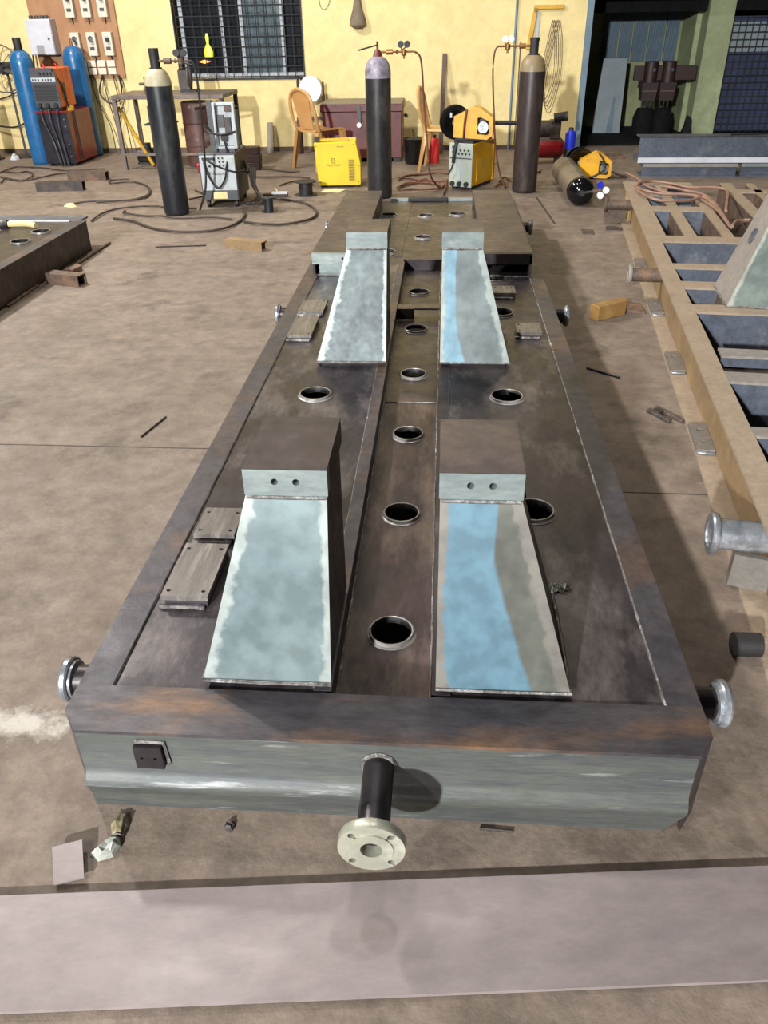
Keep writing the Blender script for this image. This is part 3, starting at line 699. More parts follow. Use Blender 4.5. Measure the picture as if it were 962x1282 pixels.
def stub2(v, z, r, R, u0, mp, mc):
    o = Q('pipe_stub', MB().cyl((.07, v, z), (u0+.012, v, z), r, n=22), mp)
    M = Matrix.Translation((u0, v, z)) @ Matrix.Rotation(-math.pi/2, 4, 'Y')
    Q('collar', MB().lathe([(0, -.004), (r*.8, -.004), (r*.85, 0), (R*.92, 0), (R, -.005), (R, -.014), (R*.93, -.02), (r, -.024)], 28, M), mc, o)
stub2(6.34, .14, .035, .052, -.14, 'rust', 'rust'); stub2(4.43, .14, .036, .052, -.115, 'rust', 'primer_grey')
stub2(1.835, .150, .043, .058, -.10, 'collar', 'collar')
Q('stub_bracket', MB().prism([(-.03, 1.80), (.07, 1.78), (.07, 1.80), (-.03, 1.82)], .008, .11), 'bracket')
Q('stub_bracket', MB().prism([(-.13, 6.37), (.03, 6.37), (.03, 6.38), (-.13, 6.38)], .008, .11), 'rust')
def pad2(v0, v1):
    b = Q('foot_pad', MB().plate(.002, .066, v0, v1, .0085, .024, [(.034, v0+(v1-v0)*.3, .007), (.034, v0+(v1-v0)*.75, .011)], n=14), 'foot_grey')
    Q('weld_seam', MB().box(.004, .064, v0-.014, v0, .0085, .018), 'collar', b, bevel=.004)
for v0, v1 in ((4.15, 4.36), (3.35, 3.57), (2.59, 2.81), (5.05, 5.25)): pad2(v0, v1)
Q('rail_gusset', MB().prism([(.02, 6.5), (.067, 6.5), (.067, 6.51), (.02, 6.51)], .008, HT-.012), 'tan_web')

# ================================================================== dark skid at the left edge
s3 = thing('equipment_skid', 'dark steel deck frame with round holes, cut off by the left edge', 'skid', (-3.1, 4.2, 0))
R3 = lambda n, mb, m, **k: obj(n, mb, m, s3, world=True, **k)
R3('side_rail', MB().box(-2.46, -2.45, 2.2, 5.50, 0, .192).box(-2.52, -2.45, 2.2, 5.50, 0, .008), 'dark_steel')
R3('side_flange', MB().box(-2.52, -2.445, 2.2, 5.505, .192, .2), 'rim')
R3('rear_rail', MB().box(-3.75, -2.45, 5.495, 5.505, 0, .192), 'dark_steel')
R3('side_rail', MB().box(-3.75, -3.74, 2.2, 5.5, 0, .192), 'dark_steel')
R3('deck_plate', MB().plate(-3.75, -2.52, 2.2, 5.50, .184, .196, [(-2.62, 5.171, .055), (-2.63, 4.90, .055), (-2.95, 5.16, .055), (-2.96, 4.9, .055)], n=24), 'deck_grey')
for x, y in ((-2.62, 5.171), (-2.63, 4.90), (-2.95, 5.16), (-2.96, 4.9)):
    m_ = MB(); m_.mi = 1; m_.lathe([(.055, -.01), (.055, .0095)], 24, Matrix.Translation((x, y, .196))); m_.mi = 0  # bore coloured dark to look shaded
    R3('hole_collar', m_.lathe([(.055, .0095), (.060, .010), (.062, -.004)], 24, Matrix.Translation((x, y, .196))), ['ring', 'dark'])
R3('deck_step', MB().box(-3.75, -2.50, 5.50, 5.66, .185, .197), 'blue_steel')
R3('deck_edge', MB().box(-3.75, -2.56, 5.485, 5.50, .196, .204), 'white_enamel')

# ================================================================== loose steel on the floor
sh = Matrix.Translation((-.075, .757, 0)) @ Matrix.Rotation(math.atan(.0994), 4, 'Z')
m = MB(); m.mi = 0; m.box(-1.75, 1.75, -.1005, .1005, .003, .0105); 
o = obj('steel_sheet', m, 'sheet'); o.matrix_basis = sh; tag(o, 'long flat pinkish grey steel strip lying on the floor in the foreground', 'steel sheet')
def quadplate(name, pts, z0, z1, mt, label, cat, group=None, tilt=0):
    c = Vector((sum(p[0] for p in pts)/len(pts), sum(p[1] for p in pts)/len(pts), 0))
    mb = MB(); mb.prism([(p[0]-c.x, p[1]-c.y) for p in pts], 0, z1-z0)
    o = obj(name, mb, mt); o.location = (c.x, c.y, z0); return tag(o, label, cat, group)
quadplate('steel_offcut', [(-.684, .814), (-.633, .830), (-.666, .905), (-.718, .886)], .0108, .0145, 'sheet', 'small square pinkish steel offcut beside the long strip', 'steel offcut')
bpy.data.objects['steel_offcut'].rotation_euler = (.06, 0, 0); bpy.data.objects['steel_offcut'].location.z = .0115
def bar(name, a, b, r, mt, label, cat='rod', group=None, n=6):
    A = Vector(a); B = Vector(b); c = (A+B)/2; o = obj(name, MB().cyl(A-c, B-c, r, n=n), mt); o.location = c; return tag(o, label, cat, group)
bar('steel_rod', (-1.134, 2.637, .004), (-1.092, 2.816, .004), .004, 'rod', 'short dark rod on the bare floor left of the dark skid')
bar('steel_rod', (-2.016, 5.578, .005), (-1.666, 5.624, .005), .005, 'rod', 'thin rod lying left of the short square tube offcut')
bar('steel_rod', (.664, 3.384, .005), (.789, 3.277, .005), .005, 'rod', 'thin rod on the floor between the dark skid and the tan skid')
bar('steel_rod', (.10, .983, .003), (.165, .980, .003), .0025, 'rod', 'thin bent wire on the floor under the front rail, right of the flanged pipe')
bar('steel_rod', (-2.433, 4.214, .008), (-2.44, 4.62, .008), .008, 'rust', 'rusty rod along the foot of the left dark frame, nearest the camera')
bar('steel_rod', (-2.40, 4.86, .010), (-2.385, 5.68, .010), .010, 'rust', 'long rusty rod along the foot of the left dark frame, farther back')
bar('steel_rod', (-2.43, 5.0, .008), (-2.425, 5.35, .008), .007, 'rod', 'dark rod between the long rusty rod and the left dark frame')
def square_tube(a, b, w, h, mt, label, group=None):
    A = Vector(a); B = Vector(b); L_ = (B-A).length; ang = math.atan2(B.y-A.y, B.x-A.x); c = (A+B)/2
    t = .006; m = MB()
    m.box(-L_/2, L_/2, -w/2, w/2, 0, t); m.box(-L_/2, L_/2, -w/2, w/2, h-t, h); m.box(-L_/2, L_/2, -w/2, -w/2+t, t, h-t); m.box(-L_/2, L_/2, w/2-t, w/2, t, h-t)
    v = []; 
    n_ = MB()
    o_ = [(-w/2, 0), (w/2, 0), (w/2, h), (-w/2, h)]; i_ = [(-w/2+t, t), (w/2-t, t), (w/2-t, h-t), (-w/2+t, h-t)]
    vs = [(x, y, z) for x in (-L_/2, L_/2) for y, z in o_+i_]; fs = []
    for k in range(4):
        j = (k+1) % 4
        fs += [(k, j, 8+j, 8+k), (4+k, 12+k, 12+j, 4+j), (k, 4+k, 4+j, j), (8+k, 8+j, 12+j, 12+k)]
    n_.add(vs, fs)
    o = obj('square_tube', n_, mt); o.location = (c.x, c.y, 0); o.rotation_euler = (0, 0, ang); return tag(o, label, 'steel tube', group)
square_tube((-1.50, 5.60), (-1.22, 5.50), .075, .06, 'tan_web', 'short olive square tube offcut alone on the open floor')
square_tube((-2.40, 4.72), (-2.17, 4.65), .08, .065, 'rust', 'short square tube lying across the rods by the left dark frame')
square_tube((-3.86, 7.76), (-3.42, 7.80), .09, .08, 'dark_steel', 'square tube offcut with a scraped silver side, nearer of the two by the cables')
square_tube((-3.80, 8.37), (-3.40, 8.36), .09, .08, 'rust', 'square tube offcut behind the scraped one, in front of the table leg')
quadplate('steel_offcut', [(-2.40, 4.93), (-2.33, 4.90), (-2.31, 4.99), (-2.36, 5.04)], .02, .05, 'rust', 'rusty chunk of scrap on the rod beside the left dark frame', 'steel offcut').location.z = .0
quadplate('steel_offcut', [(.985, 4.20), (1.085, 4.17), (1.09, 4.32), (1.0, 4.35)], .001, .012, 'rust', 'small brown plate touching the foot of the tan skid', 'steel offcut')
quadplate('steel_offcut', [(1.02, 5.98), (1.10, 5.96), (1.11, 6.10), (1.03, 6.12)], .001, .006, 'dark_steel', 'small dark square plate on the floor before the lying gas cylinder', 'steel offcut')
quadplate('steel_offcut', [(1.21, 6.10), (1.32, 6.08), (1.34, 6.16), (1.28, 6.22), (1.22, 6.20)], .001, .005, 'dark_steel', 'rounded dark disc of scrap left of the far pipe stub of the tan skid', 'steel offcut')
# wooden block: bar with pointed far end
mb = MB(); mb.prism([(-.115, -.03), (.075, -.035), (.115, .0), (.075, .035), (-.115, .035)], 0, .075)
o = obj('wood_block', mb, 'wood', bevel=.003); o.location = (.895, 4.135, 0); o.rotation_euler = (0, 0, math.radians(34)); tag(o, 'yellow brown wooden block on the floor between the two skids', 'wood block')
# spring clip: two prongs joined at one end
cl = thing('clamp', 'small bent steel clip with two prongs on the floor beside the tan skid', 'clamp', (.895, 2.885, 0), math.radians(-58))
obj('prong', MB().box(-.075, .07, .014, .03, 0, .014), 'dark_steel', cl, bevel=.002); obj('prong', MB().box(-.075, .045, -.03, -.012, 0, .014), 'dark_steel', cl, bevel=.002)
obj('bridge', MB().box(-.06, -.025, -.014, .016, .002, .016), 'rod', cl, bevel=.002)
# crumpled foil wrapper near the front left corner
def crumple(name, pts, h, mt, label, cat, seed, n=9):
    random.seed(seed); xs = [p[0] for p in pts]; c = Vector((sum(xs)/len(xs), sum(p[1] for p in pts)/len(pts), 0))
    mb = MB(); N_ = len(pts); vs = []
    lv = 4
    for k in range(lv):
        s_ = 1-k/(lv)*.75
        for p in pts:
            vs.append(((p[0]-c.x)*s_*random.uniform(.85, 1.1), (p[1]-c.y)*s_*random.uniform(.85, 1.1), (0 if k == 0 else h*(k/(lv-1))**.7*random.uniform(.5, 1.15))))
    vs.append((0, 0, h*.7)); fs = [tuple(range(N_-1, -1, -1))]
    for k in range(lv-1):
        for i in range(N_): fs.append((k*N_+i, k*N_+(i+1) % N_, (k+1)*N_+(i+1) % N_, (k+1)*N_+i))
    for i in range(N_): fs.append(((lv-1)*N_+i, (lv-1)*N_+(i+1) % N_, len(vs)-1))
    mb.add(vs, fs); o = obj(name, mb, mt, smooth=False); o.location = (c.x, c.y, 0); return tag(o, label, cat)
crumple('foil_wrapper', [(-.648, .880), (-.625, .872), (-.60, .880), (-.588, .905), (-.598, .925), (-.612, .93), (-.632, .912)], .018, 'foil', 'crumpled silver foil scrap below the front left corner of the dark skid', 'foil scrap', 3)
crumple('plastic_wrapper', [(-.618, .925), (-.596, .918), (-.592, .95), (-.605, .985), (-.622, .99), (-.630, .955)], .016, 'foil_clear', 'dirty twisted clear wrapper running under the front rail', 'wrapper', 5)
crumple('leaf', [(-.405, .955), (-.385, .95), (-.378, .962), (-.388, .975), (-.402, .972)], .008, 'rod', 'small dark dried leaf on the floor below the front rail', 'leaf', 8)
crumple('paper_cup', [(-5.10, 9.74), (-5.02, 9.72), (-5.0, 9.78), (-5.06, 9.82)], .07, 'white_enamel', 'crushed white cup on the floor by the wall at far left', 'cup', 11)
crumple('foil_wrapper', [(-3.30, 7.02), (-3.22, 6.97), (-3.17, 7.0), (-3.2, 7.06), (-3.27, 7.08)], .03, 'paper', 'pale crumpled scrap at the end of a cable', 'paper scrap', 12)
quadplate('paper_sheet', [(-1.12, 7.66), (-.95, 7.60), (-.90, 7.76), (-1.0, 7.80), (-1.1, 7.74)], .001, .004, 'paper', 'cream paper scrap on the floor below the yellow case', 'paper')

# ================================================================== gas cylinders
def gas_cylinder(label, loc, r, h, body, shoulder, top, collar, band=None, rot=0):
    t = thing('gas_cylinder', label, 'gas cylinder', loc, rot, 'tall gas cylinders')
    hs = h-r*1.15
    b = MB(); b.mi = 0
    b.lathe([(0, 0), (r*.86, 0), (r*.97, .012), (r, .03), (r, hs if not band else band)], 32)
    b.mi = 1
    prof = [(r, hs if not band else band)]
    if band: prof.append((r, hs))
    prof += [(r*math.cos(a)*.0+r*(.28+.72*math.cos(a)), hs+r*1.15*math.sin(a)) for a in [math.pi/2*k/8 for k in range(1, 9)]]
    b.lathe(prof, 32); b.lathe([(r*.28, h), (0, h+.002)], 32)
    obj('body', b, [body, shoulder], t)
    if collar:
        c = MB(); R = r*.36
        for a0 in (.35, .35+math.pi):
            vs = []; k = 10; fs = []
            for i in range(k+1):
                a = a0+2.3*i/k
                for rr, z in ((R, h-.005), (R, top), (R-.006, top), (R-.006, h-.005)): vs.append((rr*math.cos(a), rr*math.sin(a), z))
            for i in range(k):
                for j in range(4): fs.append((i*4+j, (i+1)*4+j, (i+1)*4+(j+1) % 4, i*4+(j+1) % 4))
            fs += [(0, 1, 2, 3), (4*k+3, 4*k+2, 4*k+1, 4*k)]; c.add(vs, fs)
        c.lathe([(R-.006, top-.025), (R+.001, top-.025), (R+.001, top), (R-.006, top), (R-.006, top-.025)], 20)
        obj('valve_guard', c, 'black_rubber' if collar is True else collar, t)
        obj('guard_ring', MB().lathe([(R*.8, h-.02), (R*1.3, h-.02), (R*1.3, h+.004), (R*.8, h+.004), (R*.8, h-.02)], 20), 'black_rubber', t)
    obj('valve', MB().cyl((0, 0, h-.005), (0, 0, h+.05), .016, n=10).cyl((0, 0, h+.05), (0, 0, h+.075), .010, n=8), 'brass', t)
    return t
def regulator(t, z, s, gauge, hub, reach=.26):
    """two-dial regulator on the side outlet; s = +1 to the right, -1 to the left"""
    o = obj('regulator', MB().cyl((0, 0, z), (s*.06, 0, z), .009, n=8).cyl((s*.05, 0, z), (s*(reach+.08), 0, z), .007, n=8).cyl((s*.07, 0, z), (s*.125, 0, z), .02, n=10)
            .cyl((s*.15, 0, z), (s*.165, 0, z), .016, n=6).lathe([(0, -.05), (.008, -.05), (.008, -.03), (.022, -.02), (.022, .016), (0, .018)], 12, Matrix.Translation((s*reach, -.005, z))), hub, t)
    for dx in (-.026, .026):
        obj('gauge', MB().cyl((s*reach+dx, -.016, z+.052), (s*reach+dx, .008, z+.052), .025, n=18), gauge, o)
    obj('gauge_stem', MB().cyl((s*reach-.018, 0, z+.01), (s*reach-.026, 0, z+.04), .005, n=6).cyl((s*reach-.018, 0, z+.01), (s*reach+.026, 0, z+.04), .005, n=6), hub, o)
    return o
cA = gas_cylinder('black gas cylinder with a cream shoulder standing in front of the grey table', (-2.19, 6.70, 0), .102, 1.055, 'cyl_navy', 'cyl_shoulder', 1.185, True)
regulator(cA, 1.10, 1, 'black_rubber', 'rust', .20)
obj('hose', MB().tube([(.28, 0, 1.10), (.305, 0, 1.02), (.30, .02, .75), (.28, .04, .45), (.25, .06, .2), (.17, .08, .014)], .009, 6, 5), 'black_rubber', cA)
cB = gas_cylinder('black gas cylinder with a lilac-white shoulder, in the middle before the maroon chest', (-.554, 7.384, 0), .107, 1.085, 'cyl_black', 'cyl_lilac', 1.2, False, band=.93)
obj('valve_key', MB().cyl((0, 0, 1.12), (0, 0, 1.19), .009, n=8).cyl((.0, 0, 1.165), (-.155, -.02, 1.13), .006, n=6), 'black_rubber', cB)
obj('valve_neck', MB().lathe([(.045, 1.06), (.035, 1.10), (.02, 1.13), (0, 1.135)], 16), 'maroon', cB)
regulator(cB, 1.115, 1, 'black_rubber', 'brass', .215)
obj('hose', MB().tube([(.30, 0, 1.115), (.345, .0, 1.08), (.365, .0, .97), (.38, .0, .75), (.41, 0, .45), (.44, -.02, .2), (.5, .25, .06), (.55, .35, .014)], .009, 6, 5), 'hose_red', cB)
cC = gas_cylinder('dark brown gas cylinder with an olive shoulder, right of the amber welder', (.731, 7.62, 0), .108, 1.075, 'cyl_brown', 'cyl_olive', 1.195, True)
regulator(cC, 1.135, -1, 'gauge_white', 'brass', .22)
obj('hose', MB().tube([(-.30, 0, 1.135), (-.325, 0, 1.09), (-.33, 0, .93), (-.30, 0, .6), (-.27, .05, .36), (-.22, .12, .15), (-.16, .15, .014)], .008, 6, 5), 'hose_red', cC)
gas_cylinder('bright blue gas cylinder at the left, standing beside the red and black welding cart', (-4.565, 9.47, 0), .118, 1.12, 'cyl_blue', 'cyl_blue', 1.235, True)
gas_cylinder('blue gas cylinder half hidden behind the red and black welding cart', (-4.22, 10.06, 0), .125, 1.135, 'cyl_blue', 'cyl_blue', 1.21, False)
# lying cylinder, black dome towards the camera
t = thing('gas_cylinder', 'grey gas cylinder lying on the floor with its black domed end to the camera', 'gas cylinder', (1.13, 7.5, 0), 0, 'lying gas cylinder')
ax = Matrix.Translation((0.005, -.48, .115)) @ Matrix.Rotation(-math.pi/2-.0, 4, 'X') @ Matrix.Identity(4)
b = MB(); b.mi = 0; b.lathe([(.112, .0), (.112, 1.05), (.10, 1.07), (0, 1.075)], 28, ax); b.mi = 1
b.lathe([(.112, 0), (.113, -.02)]+[(.113*math.cos(a), -.02-.095*math.sin(a)) for a in [math.pi/2*k/8 for k in range(1, 9)]], 28, ax)
obj('body', b, ['cyl_grey', 'black_gloss'], t)
obj('valve', MB().cyl((0, -.58, .115), (0, -.63, .115), .022, n=12).cyl((.0, -.61, .115), (.09, -.62, .13), .012, n=8), 'black_rubber', t)
g = obj('regulator', MB().cyl((.08, -.62, .13), (.16, -.62, .14), .014, n=8), 'rust', t)
for x, z, mt in ((.135, .185, 'blue_plastic'), (.145, .105, 'gauge_white'), (.185, .145, 'gauge_white')):
    obj('gauge', MB().cyl((x, -.655, z), (x, -.63, z), .026, n=16), mt, g)

# ================================================================== welding machines
# grey and white welding machine with wire feeder on top
t = thing('welding_machine', 'grey and white welding machine on castors with a white wire feeder on top', 'welding machine', (-1.885, 7.19, 0), math.radians(3))
obj('case', MB().box(-.155, .155, -.235, .28, .055, .425), 'panel_grey', t, bevel=.008)
fp = obj('front_panel', MB().box(-.145, .145, -.242, -.235, .14, .41), 'panel_white', t)
obj('lower_panel', MB().box(-.145, .145, -.241, -.235, .065, .138), 'panel_grey', t)
obj('rating_plate', MB().box(-.06, .055, -.244, -.241, .072, .128), 'paper', t)
obj('display', MB().box(-.125, -.015, -.246, -.242, .375, .395), 'print_dark', fp); obj('meter', MB().box(.085, .135, -.246, -.242, .352, .392), 'panel_green', fp)
for i, (x, z) in enumerate([(-.105, .33), (-.065, .33), (-.025, .33), (.015, .39), (.048, .39), (.02, .362), (.05, .362), (.02, .333), (.052, .333)]):
    obj('knob', MB().cyl((x, -.242, z), (x, -.252, z), .010 if i < 3 else .007, n=10), 'black_rubber', fp)
text('Panasonic', .034, 'print_dark', fp, (-.01, -.2428, .272))
for x in (-.12, .12):
    for y in (-.19, .22):
        obj('castor', MB().cyl((x-.012, y, .028), (x+.012, y, .028), .028, n=14), 'black_rubber', t)
wf = obj('wire_feeder', MB().box(-.02, .14, -.15, .1, .425, .46), 'panel_grey', t)
def frame_loop(x0, x1, z0_, z1_, y, w_, d):
    m = MB(); m.box(x0, x0+w_, y, y+d, z0_, z1_); m.box(x1-w_, x1, y, y+d, z0_, z1_); m.box(x0+w_, x1-w_, y, y+d, z1_-w_, z1_); m.box(x0+w_, x1-w_, y, y+d, z0_, z0_+w_*.8); return m
obj('feeder_frame', frame_loop(-.01, .17, .45, .79, -.16, .022, .05), 'panel_white', wf, bevel=.004)
obj('feeder_plate', MB().box(.012, .148, -.13, -.115, .47, .77), 'panel_white', wf)
obj('feeder_motor', MB().cyl((.065, -.16, .53), (.065, -.10, .53), .03, n=14), 'black_rubber', wf); obj('feeder_block', MB().box(.08, .13, -.155, -.13, .56, .68), 'dark_steel', wf); obj('feeder_block', MB().box(.02, .075, -.15, -.13, .61, .70), 'panel_grey', wf)
obj('feeder_tag', MB().box(.09, .15, -.163, -.16, .725, .765), 'rust', wf)
obj('feeder_post', MB().box(-.075, -.035, -.06, .0, .425, .80), 'panel_grey', wf)
obj('torch_cable', MB().tube([(.07, -.17, .50), (.085, -.20, .40), (.08, -.27, .33), (.06, -.28, .24), (.0, -.285, .165), (-.05, -.28, .21), (-.10, -.27, .33), (-.11, -.2, .45), (-.10, -.15, .62), (-.06, -.17, .58), (.05, -.19, .56), (.17, -.16, .58)], .008, 6, 6), 'black_rubber', t)
obj('torch_cable', MB().tube([(-.10, -.25, .39), (-.03, -.275, .35), (.06, -.27, .31), (.14, -.25, .285), (.19, -.1, .27), (.21, .1, .20), (.25, .1, .10), (.30, .0, .03)], .008, 6, 5), 'black_rubber', t)
for k in range(4):
    obj('cable', MB().tube([(.165, .05+.03*k, .33-.03*k), (.20+.02*k, .03, .26), (.235+.015*k, .0-.05*k, .14), (.27+.03*k, -.06*k, .045), (.22+.04*k, -.14, .015), (.16+.03*k, -.1, .015)], .012, 6, 5), 'cable', t)
obj('gas_tag', MB().box(-.20, -.17, -.12, -.09, .26, .33), 'pink_plastic', t, bevel=.006)

# yellow case
t = thing('welding_machine', 'bright yellow welding machine case seen from its side', 'welding machine', (-1.0, 7.98, 0), math.radians(4))
case = MB(); case.T = Matrix(((1, 0, 0, 0), (0, 0, -1, .0), (0, 1, 0, 0), (0, 0, 0, 1)))
case.prism([(-.175, .03), (-.165, .018), (.215, .018), (.225, .035), (.225, .21), (.185, .395), (-.20, .385)], -.2, .12)
obj('case', case, 'yellow', t, bevel=.006)
obj('vent_panel', MB().box(.11, .165, -.124, -.12, .06, .25), 'vent', t)
for k in range(12): obj('louvre', MB().box(.115, .16, -.127, -.1235, .068+k*.015, .074+k*.015), 'print', t)
for x, z in ((-.185, .36), (.165, .37), (-.16, .05), (.2, .05), (-.17, .2), (.205, .19)): obj('screw', MB().cyl((x, -.12, z), (x, -.124, z), .005, n=8), 'print', t)
obj('handle', MB().box(-.17, .12, -.06, -.02, .392, .41), 'ochre', t, bevel=.004); obj('handle_bracket', MB().box(-.195, -.15, -.07, -.01, .385, .43), 'black_rubber', t)
obj('emblem', MB().torus((-.03, -.1205, .235), (0, 1, 0), .019, .003, 20, 5), 'print', t)
obj('emblem_bar', MB().box(-.044, -.016, -.1215, -.1195, .231, .239), 'print', t)
text('WELD MAST', .024, 'print', t, (-.028, -.1205, .195)); text('WP-500', .020, 'print', t, (.04, -.1205, .352))
for x in (-.14, .18): obj('foot', MB().box(x-.015, x+.015, -.1, .15, 0, .019), 'black_rubber', t)

# amber welder with feeder unit on top
t = thing('welding_machine', 'amber welding machine with a pale grey control front, under the wire feeder', 'welding machine', (.265, 7.95, 0), math.radians(-27))
obj('case', MB().box(-.11, .115, -.235, .27, .03, .385), 'amber', t, bevel=.006)
fp = obj('front_panel', MB().box(-.112, .117, -.245, -.235, .025, .39), 'panel_green', t, bevel=.003)
obj('side_panel', MB().box(.115, .119, -.14, .20, .06, .25), 'ochre', t)
obj('side_rib', MB().box(.115, .122, .205, .225, .035, .38), 'amber', t)
for z in (.345, .305): obj('display', MB().box(-.085, -.04, -.249, -.245, z, z+.022), 'print_dark', fp)
for i in range(7):
    x, z = ((.0, .333), (.04, .333), (.08, .333), (-.015, .303), (.02, .303), (.055, .303), (.09, .303))[i]
    obj('knob', MB().cyl((x, -.245, z), (x, -.256, z), .008, n=8), 'black_rubber', fp)
obj('centre_rib', MB().box(-.025, .005, -.250, -.245, .085, .245), 'panel_white', fp); obj('panel_step', MB().box(-.105, .11, -.249, -.245, .262, .27), 'panel_grey', fp)
for x in (-.07, .0, .07): obj('connector', MB().cyl((x, -.245, .052), (x, -.272, .052), .021, n=12), 'black_rubber', fp)
for x in (-.08, .08): obj('foot', MB().box(x-.02, x+.02, -.2, .22, 0, .031), 'black_rubber', t)
obj('top_bracket', MB().box(-.09, .10, -.2, .2, .385, .41), 'black_rubber', t)
obj('torch', MB().tube([(-.035, -.262, .40), (-.05, -.275, .30), (-.055, -.278, .23)], .016, 8).tube([(-.055, -.278, .23), (-.07, -.28, .18), (-.105, -.28, .13)], .007, 6), 'black_rubber', t)
def feeder(name, label, loc, rz, scale, tilt):
    t = thing(name, label, 'wire feeder', loc, rz)
    poly = [(-.165, .015), (.12, .0), (.165, .03), (.165, .165), (.06, .235), (.0, .25), (-.165, .175)]
    hole = [(.035, .04), (.125, .035), (.135, .05), (.135, .14), (.06, .17), (.035, .165)]
    poly = [(x*scale, z*scale) for x, z in poly]; hole = [(x*scale, z*scale) for x, z in hole]
    m = MB(); m.T = Matrix(((1, 0, 0, 0), (0, 0, -1, 0), (0, 1, 0, 0), (0, 0, 0, 1)))
    # plate with a window: stitch outer polygon to hole through matched angular samples
    hc = Vector((sum(p[0] for p in hole)/6, sum(p[1] for p in hole)/6)); K = 40
    def ray(pg, a):
        d = Vector((math.cos(a), math.sin(a))); best = None
        for i in range(len(pg)):
            p = Vector(pg[i])-hc; q = Vector(pg[(i+1) % len(pg)])-hc; e = q-p; den = d.x*e.y-d.y*e.x
            if abs(den) < 1e-9: continue
            tt = (p.x*e.y-p.y*e.x)/den; u = (p.x*d.y-p.y*d.x)/den
            if tt > 0 and -1e-6 <= u <= 1+1e-6: best = tt if best is None else max(best, tt)
        return hc+d*best
    an_ = sorted([2*math.pi*k/K for k in range(K)]+[math.atan2(p[1]-hc.y, p[0]-hc.x) % (2*math.pi) for p in poly+hole])
    vs = []
    for z in (.06, -.10):
        for a in an_: vs.append((*ray(poly, a), z))
        for a in an_: vs.append((*ray(hole, a), z))
    n_ = len(an_); fs = []
    for i in range(n_):
        j = (i+1) % n_
        fs += [(i, j, n_+j, n_+i), (2*n_+i, 3*n_+i, 3*n_+j, 2*n_+j), (i, 2*n_+i, 2*n_+j, j), (n_+i, n_+j, 3*n_+j, 3*n_+i)]
    m.add(vs, fs); obj('housing', m, 'amber', t)
    obj('drive_motor', MB().cyl((.085*scale, -.075, .095*scale), (.085*scale, .03, .095*scale), .045*scale, n=18).cyl((.07*scale, -.085, .115*scale), (.07*scale, -.07, .115*scale), .02*scale, n=12), 'chrome', t)
    obj('backing', MB().box(.03*scale, .14*scale, .04, .05, .03*scale, .17*scale), 'dark_steel', t)
    obj('base', MB().box(-.15*scale, .14*scale, -.05, .12, -.006, .012), 'black_rubber', t)
    return t
t = feeder('wire_feeder', 'amber wire feeder with a black spool, sitting on the amber welder', (.265, 7.80, .418), math.radians(-8), 1.05, 0)
def spool(par, c, axis, R, w_, m1='black_gloss', m2='panel_white'):
    a = Vector(axis).normalized(); c = Vector(c)
    o = obj('spool', MB().cyl(c-a*w_/2, c-a*(w_/2-.006), R, n=32).cyl(c+a*(w_/2-.006), c+a*w_/2, R, n=32).cyl(c-a*w_/2, c+a*w_/2, R*.72, n=24), m1, par)
    obj('spool_hub', MB().cyl(c-a*(w_/2+.012), c+a*w_/2, R*.25, n=14), m2, o)
    return o
sp_ = spool(t, (-.17, .03, .13), (.25, -1, 0), .14, .08)
for k in range(4):
    a = k*math.pi/2+.4; c = Vector((-.182, -.018, .13)); obj('spoke', MB().box(-.012, .012, -.004, .004, -.02, .02), 'panel_white', sp_).location = c+Vector((.065*math.cos(a), .0, .065*math.sin(a)))
obj('strap', MB().tube([(-.06, -.068, .24), (-.075, -.075, .13), (-.08, -.075, .012)], .010, 6), 'maroon', t)
obj('rear_cable', MB().tube([(.165, 0, .13), (.30, .03, .128), (.42, .05, .125)], .018, 8), 'black_rubber', t)
t = feeder('wire_feeder', 'amber wire feeder with a black spool standing on the floor by the lying cylinder', (1.46, 8.30, .007), math.radians(-6), .92, 0)
spool(t, (-.15, .10, .125), (.35, -1, 0), .13, .10)
obj('power_lead', MB().tube([(.02, -.07, .225), (.06, -.085, .18), (.09, -.085, .10), (.02, -.09, .04), (-.06, -.10, .01)], .009, 6, 5), 'cable', t)
obj('power_lead', MB().tube([(.15, .05, .05), (.24, .05, .02), (.30, .0, .012), (.24, -.05, .012), (.17, -.03, .014)], .009, 6, 5), 'cable', t)

# red and black welding cart with inverter on top
t = thing('welding_cart', 'welding cart with dark navy front and red side, at the left wall', 'welding cart', (-4.255, 9.57, 0))
obj('body', MB().box(-.165, .172, -.315, .32, .03, .54), 'red', t, bevel=.006)
obj('front_panel', MB().box(-.165, .172, -.322, -.315, .03, .54), 'navy', t)
obj('top_rim', MB().box(-.178, .175, -.325, -.30, .54, .552), 'red', t)
for z in (.47, .4, .22, .1): obj('screw', MB().cyl((.13, -.322, z), (.13, -.328, z), .008, n=8), 'chrome', t)
for x in (-.13, .13):
    for y in (-.27, .27): obj('castor', MB().cyl((x-.015, y, .03), (x+.015, y, .03), .03, n=12), 'black_rubber', t)
obj('bottle', MB().lathe([(0, .541), (.028, .541), (.028, .60), (0, .61)], 12, Matrix.Translation((.05, -.25, 0))), 'blue_plastic', t)
obj('tape_roll', MB().lathe([(.025, .541), (.05, .541), (.05, .59), (.025, .59), (.025, .541)], 16, Matrix.Translation((.12, -.1, 0))), 'ochre', t)
t = thing('welding_inverter', 'orange sided welding inverter with a grey louvred front on the welding cart', 'welding inverter', (-4.27, 9.47, .553), 0)
obj('case', MB().box(-.135, .14, -.2, .2, .03, .40), 'orange', t, bevel=.008)
fp = obj('front_panel', MB().box(-.138, .143, -.212, -.2, .03, .405), 'panel_grey', t, bevel=.003)
obj('label_strip', MB().box(-.13, .135, -.216, -.212, .275, .315), 'panel_white', fp)
